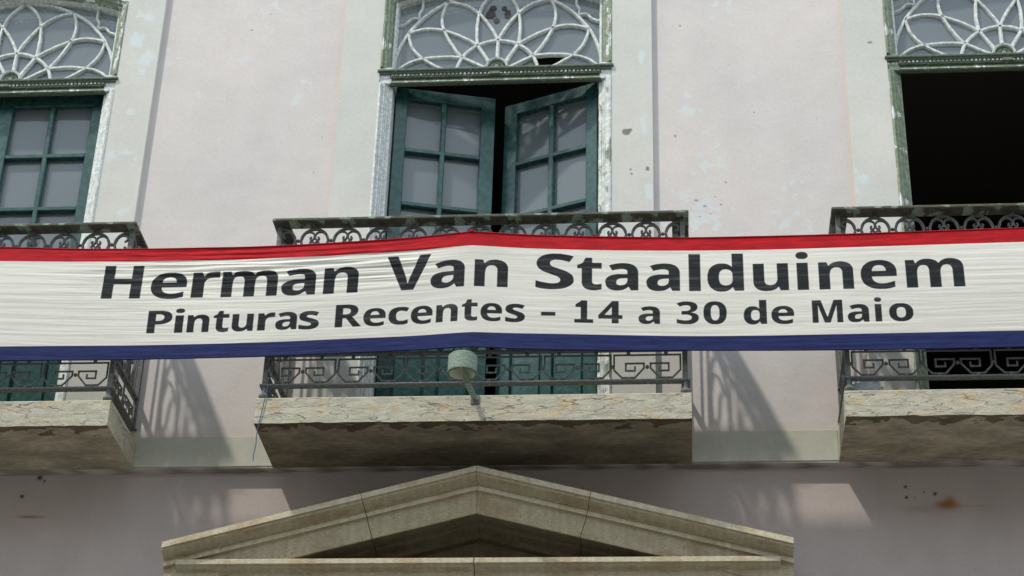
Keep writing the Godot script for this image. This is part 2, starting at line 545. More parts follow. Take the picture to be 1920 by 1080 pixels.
	t = flaky(151, Color8(98, 101, 100), Color8(118, 121, 117), Color8(104, 106, 103), 176, 0.03, 1)
	M.iron = material(t[0], 0.6, t[1], 0.05, Vector3(1, 1, 1) / 0.35)
	t = flaky(161, Color8(84, 82, 72), Color8(134, 150, 132), Color8(56, 54, 48), 150, 0.012, 2)
	M.cap = material(t[0], 0.65, t[1], 0.08, Vector3(1.0 / 0.9, 1.0 / 0.25, 1.0 / 0.9))
	t = flaky(171, Color8(126, 146, 130), Color8(138, 148, 128), Color8(118, 126, 108), 196, 0.02, 1)
	M.lamp = material(t[0], 0.55, t[1], 0.05, Vector3(1, 1, 1) / 0.25)
	M.lamp_inside = material(null, 0.6, null, 0, Vector3.ZERO, Color8(226, 228, 214))

	var glass := StandardMaterial3D.new()
	glass.transparency = BaseMaterial3D.TRANSPARENCY_ALPHA
	glass.albedo_color = Color(0.66, 0.72, 0.75, 0.38)
	glass.roughness = 0.06
	glass.metallic_specular = 0.7
	glass.heightmap_enabled = true
	glass.heightmap_texture = grey(256, 256, noise_bytes(211, 0.022, 256, 256, 2))
	glass.heightmap_scale = 0.12
	glass.uv1_triplanar = true
	glass.uv1_world_triplanar = true
	glass.uv1_scale = Vector3(1, 1, 1) / 1.1
	M.glass = glass
	var smear := StandardMaterial3D.new()
	smear.albedo_color = Color8(74, 70, 68)
	smear.roughness = 0.9
	M.smear = smear
	var dark := StandardMaterial3D.new()
	dark.albedo_color = Color8(112, 108, 100)
	dark.roughness = 0.95
	M.room = dark
	var boards := StandardMaterial3D.new()
	boards.albedo_color = Color8(82, 58, 42)
	boards.roughness = 0.7
	M.boards = boards
	var road := FastNoiseLite.new()
	road.seed = 5
	road.frequency = 0.06
	var rb := noise_bytes(201, 0.05, 512, 512, 4)
	out = PackedByteArray()
	out.resize(512 * 512 * 3)
	for i in 512 * 512:
		var g := 134 + (rb[i] - 128) * 0.25
		out[3 * i] = int(g); out[3 * i + 1] = int(g); out[3 * i + 2] = int(g * 0.97)
	M.road = material(tex(512, 512, out), 0.9, grey(512, 512, rb), 0.6, Vector3(1, 1, 1) / 2.0)
	M.cord = material(null, 0.7, null, 0, Vector3.ZERO, Color8(52, 98, 128))
	M.bag = material(null, 0.35, null, 0, Vector3.ZERO, Color8(196, 208, 216))
	M.bag.backlight_enabled = true
	M.bag.backlight = Color(0.3, 0.3, 0.3)

# ---------------------------------------------------------------- the building
func arch(half: float, spring: float, crown: float, x: float) -> float:
	var s := crown - spring
	var r := (half * half + s * s) / (2.0 * s)
	return crown - r + sqrt(maxf(0.0, r * r - x * x))

func arch_way(half: float, spring: float, crown: float, steps := 24) -> PackedVector2Array:
	var p := PackedVector2Array()
	for i in steps + 1:
		var x := -half + 2.0 * half * i / steps
		p.append(Vector2(x, arch(half, spring, crown, x)))
	return p

func build_house() -> void:
	var house := group("townhouse", self)
	tag(house, "pink plastered townhouse front with pale flat window surrounds", "building")
	# upper wall, with a hole for each window
	var b := Builder.new()
	var xs := [-8.0]
	for k in [-1, 0, 1]:
		xs.append(k * SPACING - FRAME_A)
		xs.append(k * SPACING + FRAME_A)
	xs.append(8.0)
	var top := 3.3
	for i in xs.size() - 1:
		var hole := i % 2 == 1
		var x0: float = xs[i]
		var x1: float = xs[i + 1]
		var ranges := [[LEDGE, 0.0], [top, WY1], [WY1, 6.0]] if hole else [[LEDGE, WY1], [WY1, 6.0]]
		for r in ranges:
			b.flat(Vector3(x0, r[0], 0), Vector3(x1, r[0], 0), Vector3(x1, r[1], 0), Vector3(x0, r[1], 0), Vector3.BACK)
			b.flat(Vector3(x0, r[0], -0.45), Vector3(x1, r[0], -0.45), Vector3(x1, r[1], -0.45), Vector3(x0, r[1], -0.45), Vector3.FORWARD)
		if hole:
			b.flat(Vector3(x0, 0, 0), Vector3(x0, top, 0), Vector3(x0, top, -0.45), Vector3(x0, 0, -0.45), Vector3.RIGHT)
			b.flat(Vector3(x1, 0, 0), Vector3(x1, top, 0), Vector3(x1, top, -0.45), Vector3(x1, 0, -0.45), Vector3.LEFT)
			b.flat(Vector3(x0, 0, 0), Vector3(x1, 0, 0), Vector3(x1, 0, -0.45), Vector3(x0, 0, -0.45), Vector3.UP)
			b.flat(Vector3(x0, top, 0), Vector3(x1, top, 0), Vector3(x1, top, -0.45), Vector3(x0, top, -0.45), Vector3.DOWN)
	b.flat(Vector3(-8, LEDGE, 0), Vector3(8, LEDGE, 0), Vector3(8, LEDGE, -0.45), Vector3(-8, LEDGE, -0.45), Vector3.DOWN)
	b.flat(Vector3(-8, 6, 0), Vector3(8, 6, 0), Vector3(8, 6, -6), Vector3(-8, 6, -6), Vector3.UP)
	for s in [-8.0, 8.0]:
		b.flat(Vector3(s, LEDGE, 0), Vector3(s, 6, 0), Vector3(s, 6, -6), Vector3(s, LEDGE, -6), Vector3(signf(s), 0, 0))
	facade_uv(b)
	put("upper_wall", b.mesh(), M.plaster, house)
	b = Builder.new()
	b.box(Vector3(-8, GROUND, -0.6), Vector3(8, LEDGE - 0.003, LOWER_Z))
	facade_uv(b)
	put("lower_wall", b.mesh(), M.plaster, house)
	# painted band above the ledge, in the gaps between the slabs
	for g in [[-8.0, -4.1176], [-1.8824, -1.1176], [1.1176, 1.8824], [4.1176, 8.0]]:
		b = Builder.new()
		b.box(Vector3(g[0], LEDGE + 0.001, -0.05), Vector3(g[1], 0.04, 0.005), 0.002)
		facade_uv(b)
		put("painted_band", b.mesh(), M.band, house)
	for g in [[-8.0, 8.0]]:
		b = Builder.new()
		b.box(Vector3(g[0], LEDGE - 0.012, -0.05), Vector3(g[1], LEDGE - 0.0005, 0.002), 0.003)
		facade_uv(b)
		put("ledge", b.mesh(), M.plaster, house)
	# the flat surrounds, arched over each window
	for k in [-1, 0, 1]:
		b = Builder.new()
		var cx: float = k * SPACING
		var poly := PackedVector2Array([Vector2(cx - STRIP, 0.041), Vector2(cx - FRAME_A, 0.041)])
		for p in arch_way(FRAME_A, SPRING, SPRING + 0.14):
			poly.append(p + Vector2(cx, 0))
		poly.append_array(PackedVector2Array([Vector2(cx + FRAME_A, 0.041), Vector2(cx + STRIP, 0.041)]))
		for i in 13:
			var x := STRIP - 2.0 * STRIP * i / 12.0
			poly.append(Vector2(cx + x, arch(STRIP, SPRING + 0.25, SPRING + 0.42, x)))
		b.slab(poly, -0.2, 0.034, false)
		facade_uv(b)
		put("window_surround", b.mesh(), M.surround, house)
	# dark rooms behind
	b = Builder.new()
	b.box(Vector3(-8, -0.35, -6), Vector3(8, -0.02, -0.46))
	put("room_floor", b.mesh(), M.boards, house)
	b = Builder.new()
	b.box(Vector3(-8, 3.5, -6), Vector3(8, 3.8, -0.46))
	put("room_ceiling", b.mesh(), M.room, house)
	for x in [-7.9, -1.5, 1.5, 7.6]:
		b = Builder.new()
		b.box(Vector3(x, -0.02, -6), Vector3(x + 0.2, 3.5, -0.46))
		put("room_wall", b.mesh(), M.room, house)
	b = Builder.new()
	b.box(Vector3(-8, -0.35, -6.3), Vector3(8, 3.8, -6.0))
	put("room_wall", b.mesh(), M.room, house)

# unseen houses behind the photographer, added and sized to narrow the low sky
func row_across() -> void:
	var walls := [[-26.0, -9.0, 4.6, Color8(196, 186, 160), "unseen cream rendered house added across the street, the left of three"], [-8.99, 7.0, 5.2, Color8(182, 172, 164), "unseen grey rendered house added across the street, the middle of three"], [7.01, 26.0, 4.1, Color8(190, 168, 150), "unseen ochre rendered house added across the street, the right of three"]]
	for q in walls:
		var o := group("added_house_across", self)
		tag(o, q[4], "house", "unseen houses added across the street")
		var m := StandardMaterial3D.new()
		m.albedo_color = q[3]
		m.roughness = 0.95
		var b := Builder.new()
		b.box(Vector3(q[0], GROUND, 13.0), Vector3(q[1], q[2], 21.0), 0.02)
		put("wall", b.mesh(), m, o)
		b = Builder.new()
		b.box(Vector3(q[0] + 0.01, q[2] + 0.002, 12.7), Vector3(q[1] - 0.01, q[2] + 0.25, 21.2), 0.03)
		put("eaves", b.mesh(), M.stone, o)
		var x: float = q[0] + 1.4
		while x < q[1] - 1.4:
			for y in [-4.9, -1.2, 1.6]:
				b = Builder.new()
				b.box(Vector3(x - 0.55, y, 12.96), Vector3(x + 0.55, y + 1.9, 12.999), 0.01)
				put("window", b.mesh(), M.teal, o)
			x += 2.6

# ---------------------------------------------------------------- french windows
func polar(deg: float, r: float) -> Vector2:
	return Vector2(cos(deg_to_rad(deg)), sin(deg_to_rad(deg))) * r

func fan_lines() -> Array:
	# every curved bar of the fanlight as [way, half width]
	var out := []
	for ring in [[0.637, 40], [0.247, 24]]:
		var way := PackedVector2Array()
		for i in ring[1] + 1:
			way.append(polar(180.0 * i / ring[1], ring[0]))
		out.append([way, 0.0100])
	for k in 7:
		for s in [-1.0, 1.0]:
			if (k == 0 and s < 0) or (k == 6 and s > 0):
				continue
			var way := PackedVector2Array()
			for i in 15:
				var f := i / 14.0
				# bows outwards like the edge of a petal
				var r := 0.247 + (0.637 - 0.247) * (0.58 * f + 0.42 * f)
				r += 0.028 * sin(PI * f)
				way.append(polar(30.0 * k + s * 30.0 * (f + 0.04 * sin(TAU * f)), r))
			out.append([way, 0.0095])
	for k in range(1, 6):
		out.append([PackedVector2Array([polar(30.0 * k, 0.06), polar(30.0 * k, 0.15), polar(30.0 * k, 0.25)]), 0.0105])
	for s in [-1.0, 1.0]:
		out.append([smooth([Vector2(s * .490, .425), Vector2(s * .535, .43), Vector2(s * .575, .39), Vector2(s * .618, .375)]), 0.0085])
		out.append([smooth([Vector2(s * .490, .425), Vector2(s * .492, .47), Vector2(s * .475, .51), Vector2(s * .480, .62)]), 0.0085])
	return out

func jitter_way(way: PackedVector2Array, amount: float) -> PackedVector2Array:
	var out := PackedVector2Array()
	for p in way:
		out.append(p + Vector2(rng.randf_range(-1, 1), rng.randf_range(-1, 1)) * amount)
	return out

func french_window(k: int, label: String, paint: Dictionary, leaves: Array, broken: bool) -> void:
	var root := group("french_window", self, Transform3D(Basis.IDENTITY, Vector3(k * SPACING, 0, 0)))
	tag(root, label, "window", "french windows along the upper storey")
	# moulded jambs below the transom
	for s in [-1.0, 1.0]:
		var b := Builder.new()
		var way := PackedVector2Array([Vector2(s * FRAME_A, 0.0), Vector2(s * FRAME_A, HEAD - 0.122)])
		var prof := PackedVector2Array()
		for q in [[-0.0, -0.44], [-0.0, 0.034], [0.003, 0.040], [0.011, 0.044], [0.018, 0.038], [0.020, 0.029], [0.034, 0.025], [0.037, 0.016], [0.044, 0.016], [0.047, 0.007], [0.056, 0.005], [0.060, -0.006], [0.075, -0.012], [0.0785, -0.018], [0.0785, -0.44]]:
			prof.append(Vector2(q[0] * s, q[1]))
		b.sweep(way, false, prof)
		put("jamb", b.mesh(), paint.left if s < 0 else paint.right, root)
		b = Builder.new()               # the length beside the transom
		b.box(Vector3(minf(s * FRAME_A, s * 0.622), HEAD - 0.1215, -0.2), Vector3(maxf(s * FRAME_A, s * 0.622), HEAD - 0.0025, 0.026), 0.003)
		put("jamb_block", b.mesh(), M.white if paint.left == M.white else M.olive, root)
	# upper frame: jamb, arch, jamb
	var b := Builder.new()
	var way := PackedVector2Array([Vector2(-FRAME_A, HEAD - 0.002)])
	way.append_array(arch_way(FRAME_A, SPRING, SPRING + 0.14))
	way.append(Vector2(FRAME_A, HEAD - 0.002))
	var prof := PackedVector2Array()
	for q in [[0.0, -0.25], [0.0, 0.034], [-0.004, 0.042], [-0.012, 0.042], [-0.016, 0.032], [-0.034, 0.026], [-0.040, 0.014], [-0.052, 0.006], [-0.056, -0.01], [-0.056, -0.25]]:
		prof.append(Vector2(q[0], q[1]))
	b.sweep(way, false, prof)
	put("arched_frame", b.mesh(), M.olive, root)
	b = Builder.new()
	way = PackedVector2Array([Vector2(-0.636, HEAD - 0.001)])
	way.append_array(arch_way(0.636, SPRING - 0.025, SPRING + 0.095))
	way.append(Vector2(0.636, HEAD - 0.001))
	prof = PackedVector2Array()
	for q in [[0.0, -0.2], [0.0, -0.018], [-0.006, -0.014], [-0.014, -0.02], [-0.02, -0.045], [-0.022, -0.2]]:
		prof.append(Vector2(q[0], q[1]))
	b.sweep(jitter_way(way, 0.0016), false, prof)
	put("glazing_bead", b.mesh(), M.white, root)
	# transom with its small dentils
	b = Builder.new()
	prof = PackedVector2Array()        # (height below HEAD_T, z) run along x
	var steps := [[0.0, -0.07], [0.0, 0.046], [-0.007, 0.052], [-0.015, 0.050], [-0.018, 0.040], [-0.026, 0.036], [-0.030, 0.028], [-0.050, 0.028], [-0.051, 0.033], [-0.054, 0.033], [-0.056, 0.010], [-0.084, 0.012], [-0.088, 0.026], [-0.094, 0.024], [-0.096, 0.006], [-0.096, -0.004], [-0.032, -0.006], [-0.032, -0.07]]
	for q in steps:
		prof.append(Vector2(q[0], q[1]))
	b.sweep(PackedVector2Array([Vector2(-0.632, HEAD_T), Vector2(0.632, HEAD_T)]), false, prof)
	put("transom", b.mesh(), M.dark_olive, root)
	for s in [-1.0, 1.0]:              # the ledge runs on over the jambs
		b = Builder.new()
		b.box(Vector3(minf(s * 0.632, s * 0.706), HEAD_T - 0.016, -0.05), Vector3(maxf(s * 0.632, s * 0.706), HEAD_T - 0.0005, 0.0515), 0.003)
		b.box(Vector3(minf(s * 0.632, s * 0.694), HEAD_T - 0.030, -0.05), Vector3(maxf(s * 0.632, s * 0.694), HEAD_T - 0.0165, 0.040), 0.003)
		put("transom_end", b.mesh(), M.dark_olive, root)
	b = Builder.new()
	for i in 52:
		var x := -0.615 + i * 0.0241
		if absf(x) < 0.034:
			continue
		b.box(Vector3(x - 0.0066, HEAD_T - 0.046, 0.027), Vector3(x + 0.0066, HEAD_T - 0.0315, 0.0385), 0.002)
	tag(put("dentil_course", b.mesh(), M.olive, root), "", "", "", "stuff")
	b = Builder.new()
	b.box(Vector3(-0.03, HEAD_T - 0.051, 0.026), Vector3(0.03, HEAD_T - 0.029, 0.044), 0.003)
	put("centre_block", b.mesh(), M.dark_olive, root)
	b = Builder.new()
	b.sweep(PackedVector2Array([Vector2(-0.625, HEAD_T), Vector2(0.625, HEAD_T)]), false, PackedVector2Array([Vector2(-0.055, -0.003), Vector2(-0.055, 0.0115), Vector2(-0.060, 0.015), Vector2(-0.0885, 0.031), Vector2(-0.0888, -0.003)]))
	put("frieze_strip", b.mesh(), M.olive, root)
	# fanlight
	var fan := group("fanlight", root, Transform3D(Basis.IDENTITY, Vector3(0, HEAD, 0)))
	var lines := fan_lines()
	for l in lines:
		b = Builder.new()
		b.sweep(jitter_way(l[0], 0.0014), false, PackedVector2Array([Vector2(-l[1] - 0.001, -0.084), Vector2(l[1] + 0.001, -0.084), Vector2(l[1], -0.061), Vector2(l[1] * 0.6, -0.055), Vector2(-l[1] * 0.6, -0.055), Vector2(-l[1], -0.061)]))
		put("glazing_bar", b.mesh(), M.white, fan)
	b = Builder.new()
	var half := PackedVector2Array()
	for i in 19:
		half.append(polar(180.0 * i / 18.0, 0.062))
	for i in half.size():
		half[i] += Vector2(0, 0.026)
	b.sweep(half, false, PackedVector2Array([Vector2(-0.008, -0.08), Vector2(0.008, -0.08), Vector2(0.007, -0.024), Vector2(-0.004, -0.02), Vector2(-0.008, -0.03)]))
	put("boss_rim", b.mesh(), M.white, fan)
	b = Builder.new()
	for i in 7:                         # a small shell of seven lobes
		b.ball(Vector3(polar(180.0 * (i + 0.5) / 7.0, 0.036).x, 0.026 + polar(180.0 * (i + 0.5) / 7.0, 0.036).y, -0.052), 0.017, 8, 6, Vector3(1, 1, 0.8))
	b.slab(half, -0.08, -0.05, false)
	b.ball(Vector3(0, 0.032, -0.046), 0.018, 8, 6)
	put("shell_boss", b.mesh(), M.olive, fan)
	var region := PackedVector2Array([Vector2(-0.616, 0.0), Vector2(0.616, 0.0)])
	var aw := arch_way(0.616, SPRING - 0.045 - HEAD, SPRING + 0.075 - HEAD)
	aw.reverse()
	region.append_array(aw)
	var cells := [region]
	for l in lines:
		var cutters := Geometry2D.offset_polyline(l[0], l[1], Geometry2D.JOIN_ROUND, Geometry2D.END_SQUARE)
		for c in cutters:
			var next := []
			for r in cells:
				for piece in Geometry2D.clip_polygons(r, c):
					if not Geometry2D.is_polygon_clockwise(piece):
						next.append(piece)
			cells = next
	for c in cells:
		var mid := Vector2.ZERO
		for p in c:
			mid += p
		mid /= c.size()
		if broken and mid.x > 0.24 and mid.x < 0.42 and mid.y < 0.15 and mid.y > 0.03:
			continue                    # this pane has fallen out
		var grown := Geometry2D.offset_polygon(c, 0.004)
		if grown.is_empty():
			continue
		b = Builder.new()
		# hand-made panes sit at slightly different tilts
		var tilt := Basis.from_euler(Vector3(rng.randf_range(-1, 1), rng.randf_range(-1, 1), 0) * 0.026)
		var zz := rng.randf_range(-0.079, -0.075)
		var poly: PackedVector2Array = grown[0]
		var idx := Geometry2D.triangulate_polygon(poly)
		for i in range(0, idx.size(), 3):
			var q := []
			for o in 3:
				var p := poly[idx[i + o]] - mid
				q.append(tilt * Vector3(p.x, p.y, 0) + Vector3(mid.x, mid.y, zz))
			b.flat3(q[0], q[1], q[2], tilt * Vector3.BACK)
		if b.v.size():
			put("pane", b.mesh(), M.glass, fan)
	if broken:                          # old putty or paint left on the glass of the top petal
		for s in [[-.052, .46, .030, .034], [-.040, .505, .026, .02], [.052, .455, .020, .042], [-.016, .41, .020, .018], [.03, .5, .014, .02]]:
			var blob := PackedVector2Array()
			for i in 18:
				blob.append(Vector2(s[0], s[1]) + Vector2(cos(TAU * i / 18) * s[2], sin(TAU * i / 18) * s[3]) * rng.randf_range(0.7, 1.2))
			b = Builder.new()
			b.slab(blob, -0.0735, -0.0725)
			put("smear", b.mesh(), M.smear, fan)
	# door leaves: [side, width, angle]
	for l in leaves:
		var side: float = l[0]
		var turn := Basis(Vector3.UP, side * deg_to_rad(l[2]) * -1.0)
		var leaf := group("door_leaf", root, Transform3D(turn, Vector3(side * 0.606, 0, -0.082)))
		door_leaf(leaf, -side, l[1])

func door_leaf(leaf: Node3D, dir: float, w: float) -> void:
	# built from the hinge at x = 0 towards dir; outer face at z = 0
	var st := [0.0, 0.074, 0.0, 0.0, 0.0, w]
	var pw := (w - 0.074 - 0.084 - 0.030) * 0.5
	var x1 := 0.074
	var x2 := x1 + pw
	var x3 := x2 + 0.030
	var x4 := x3 + pw
	var bx := func(called: String, xa: float, xb: float, ya: float, yb: float, za: float, zb: float, bev: float) -> void:
		var b := Builder.new()
		b.box(Vector3(minf(dir * xa, dir * xb), ya, za), Vector3(maxf(dir * xa, dir * xb), yb, zb), bev)
		put(called, b.mesh(), M.teal, leaf)
	bx.call("stile", 0.002, x1, 0.02, 2.412, -0.055, 0.0, 0.003)
	bx.call("stile", x4, w, 0.02, 2.412, -0.055, 0.0, 0.003)
	bx.call("top_rail", x1 - 0.001, x4 + 0.001, 2.334, 2.411, -0.054, -0.0006, 0.003)
	var rows := [2.334, 1.968, 1.592, 1.214, 0.84]
	for i in range(1, 5):
		bx.call("glazing_bar", x1 - 0.001, x4 + 0.001, rows[i] - 0.014, rows[i] + 0.014, -0.053, -0.0012, 0.004)
	bx.call("glazing_bar", x2, x3, rows[4], 2.334, -0.052, -0.0018, 0.005)
	bx.call("lock_rail", x1 - 0.001, x4 + 0.001, 0.72, 0.827, -0.054, -0.0009, 0.003)
	bx.call("bottom_rail", x1 - 0.001, x4 + 0.001, 0.021, 0.16, -0.054, -0.0009, 0.003)
	bx.call("mid_stile", (x1 + x4) * 0.5 - 0.03, (x1 + x4) * 0.5 + 0.03, 0.16, 0.72, -0.053, -0.0015, 0.003)
	for s in [[x1, (x1 + x4) * 0.5 - 0.03], [(x1 + x4) * 0.5 + 0.03, x4]]:
		bx.call("panel", s[0] - 0.001, s[1] + 0.001, 0.159, 0.721, -0.045, -0.022, 0.0)
		bx.call("raised_field", s[0] + 0.02, s[1] - 0.02, 0.19, 0.69, -0.024, -0.010, 0.010)
	for r in 4:
		for c in [[x1, x2], [x3, x4]]:
			var b := Builder.new()
			var tilt := rng.randf_range(-0.001, 0.001)
			var ya: float = rows[r + 1] + 0.012
			var yb: float = rows[r] - 0.012 if r > 0 else rows[r] + 0.001
			b.flat(Vector3(dir * (c[0] - 0.002), ya, -0.040 + tilt), Vector3(dir * (c[1] + 0.002), ya, -0.040 - tilt), Vector3(dir * (c[1] + 0.002), yb, -0.040 - tilt), Vector3(dir * (c[0] - 0.002), yb, -0.040 + tilt), Vector3.BACK)
			put("pane", b.mesh(), M.glass, leaf)

# ---------------------------------------------------------------- balconies
const RAIL_Z := 0.50
const PITCH := 0.179

func iron_meshes() -> void:
	var b := Builder.new()
	var way := PackedVector2Array()
	for i in 32:
		way.append(polar(360.0 * i / 32.0, 0.0735))
	b.sweep(way, true, rect(0.0062, -0.008, 0.008, 0.003))
	shared.ring = b.mesh()
	b = Builder.new()
	way = PackedVector2Array()
	for i in 17:
		way.append(polar(-90.0 + 180.0 * i / 16.0, 0.0735))
	b.sweep(way, false, rect(0.0062, -0.008, 0.008, 0.003))
	shared.half_ring = b.mesh()
	var pts := [Vector2(-.070, .008), Vector2(-.0585, .039), Vector2(-.041, .0535), Vector2(-.021, .054), Vector2(-.006, .044), Vector2(-.0025, .026), Vector2(-.006, .011), Vector2(-.0145, .0045), Vector2(-.0225, .008), Vector2(-.0245, .016), Vector2(-.0205, .021)]
	for up in [1.0, -1.0]:
		b = Builder.new()
		for s in [1.0, -1.0]:
			var q := []
			for p in pts:
				q.append(Vector2(p.x * s, p.y * up))
			b.sweep(smooth(q, 4), false, rect(0.0044, -0.006, 0.006, 0.0018))
			b.ball(Vector3(-.0205 * s, .020 * up, 0), 0.0068, 8, 6)
		shared["scroll_%d" % int(up)] = b.mesh()
		b = Builder.new()
		b.sweep(smooth([Vector2(.070, .008 * up), Vector2(.0585, .039 * up), Vector2(.041, .0535 * up), Vector2(.021, .054 * up), Vector2(.006, .044 * up), Vector2(.006, .026 * up), Vector2(.0145, .017 * up)], 4), false, rect(0.0044, -0.006, 0.006, 0.0018))
		b.ball(Vector3(.016, .018 * up, 0), 0.0068, 8, 6)
		shared["half_scroll_%d" % int(up)] = b.mesh()
	for wide in [0.3395, 0.222]:
		var f: float = wide / 0.34
		var key := PackedVector2Array()
		for p in [[.107, .169], [.107, .145], [.06, .145], [.06, .187], [.153, .187], [.153, .160], [.107, .105], [.04, .105], [0, .149], [0, .236], [.34, .236], [.34, .149], [.30, .105], [.233, .105], [.187, .160], [.187, .187], [.28, .187], [.28, .145], [.233, .145], [.233, .169]]:
			key.append(Vector2(p[0] * f, p[1]))
		b = Builder.new()
		b.sweep(key, false, disc(0.0052, 0.0, 8))
		shared["key_%d" % int(wide * 1000)] = b.mesh()
	b = Builder.new()
	b.ball(Vector3.ZERO, 0.0105, 10, 6)
	shared.stud = b.mesh()
	b = Builder.new()
	b.ball(Vector3.ZERO, 0.026, 14, 8, Vector3(1, 0.82, 1))
	b.lathe(Vector3.ZERO, PackedVector2Array([Vector2(0.012, 0.018), Vector2(0.012, 0.056)]), 10)
	shared.foot = b.mesh()
	b = Builder.new()
	b.box(Vector3(-0.005, 0.272, -0.005), Vector3(0.005, 0.864, 0.005), 0.0015)
	shared.bar = b.mesh()
	b = Builder.new()
	way = PackedVector2Array()
	for i in 28:
		way.append(Vector2(cos(TAU * i / 28) * 0.050, 0.568 + sin(TAU * i / 28) * 0.285))
	b.sweep(way, true, rect(0.0055, -0.007, 0.007, 0.002))
	shared.oval = b.mesh()
	b = Builder.new()
	b.sweep(smooth([Vector2(-.046, .57), Vector2(-.03, .70), Vector2(0, .74), Vector2(.02, .70), Vector2(.008, .66), Vector2(0, .60), Vector2(-.008, .48), Vector2(-.02, .44), Vector2(0, .40), Vector2(.03, .44), Vector2(.046, .57)], 4), false, rect(0.0045, -0.006, 0.006, 0.0015))
	shared.leaf_scroll = b.mesh()

func railing_run(root: Node3D, at: Transform3D, length: float, gaps: int, key_wide: float, keys: int) -> void:
	# rails are built apart; this is the ironwork between them, x from 0 to length in the plane of at
	var pitch := length / gaps
	for i in gaps + 1:
		var x := pitch * i
		var cy := 0.9665
		if i == 0 or i == gaps:
			var flip := Basis.IDENTITY if i == 0 else Basis(Vector3.UP, PI)
			var ring := put("iron_ring", shared.half_ring, M.iron, root, at * Transform3D(flip, Vector3(x, cy, 0)))
			for s in [1, -1]:
				put("scroll", shared["half_scroll_%d" % s], M.iron, ring)
		else:
			var ring := put("iron_ring", shared.ring, M.iron, root, at * Transform3D(Basis.IDENTITY, Vector3(x, cy, 0)))
			for s in [1, -1]:
				put("scroll", shared["scroll_%d" % s], M.iron, ring)
			put("stud", shared.stud, M.iron, ring, Transform3D(Basis.IDENTITY, Vector3(0, 0.084, 0)))
			put("oval_panel", shared.oval, M.iron, root, at * Transform3D(Basis.IDENTITY, Vector3(x, 0, 0)))
			put("leaf_scroll", shared.leaf_scroll, M.iron, root, at * Transform3D(Basis.IDENTITY, Vector3(x, 0, 0)))
		if i < gaps:
			put("stud", shared.stud, M.iron, root, at * Transform3D(Basis.IDENTITY, Vector3(x + pitch * 0.5, cy, 0)))
			for s in [-0.018, 0.018]:
				put("upright_bar", shared.bar, M.iron, root, at * Transform3D(Basis.IDENTITY, Vector3(x + pitch * 0.5 + s, 0, 0)))
	var kp := length / keys
	for i in keys:
		var x0 := kp * i + (kp - key_wide) * 0.5
		var key := put("key_pattern", shared["key_%d" % int(key_wide * 1000)], M.iron, root, at * Transform3D(Basis.IDENTITY, Vector3(x0, 0, 0)))
		for p in [[.216, .096], [.784, .096], [.5, .166], [.216, .248], [.784, .248], [-.03, .168]]:
			put("stud", shared.stud, M.iron, key, Transform3D(Basis.IDENTITY, Vector3(p[0] * key_wide, p[1], 0)))

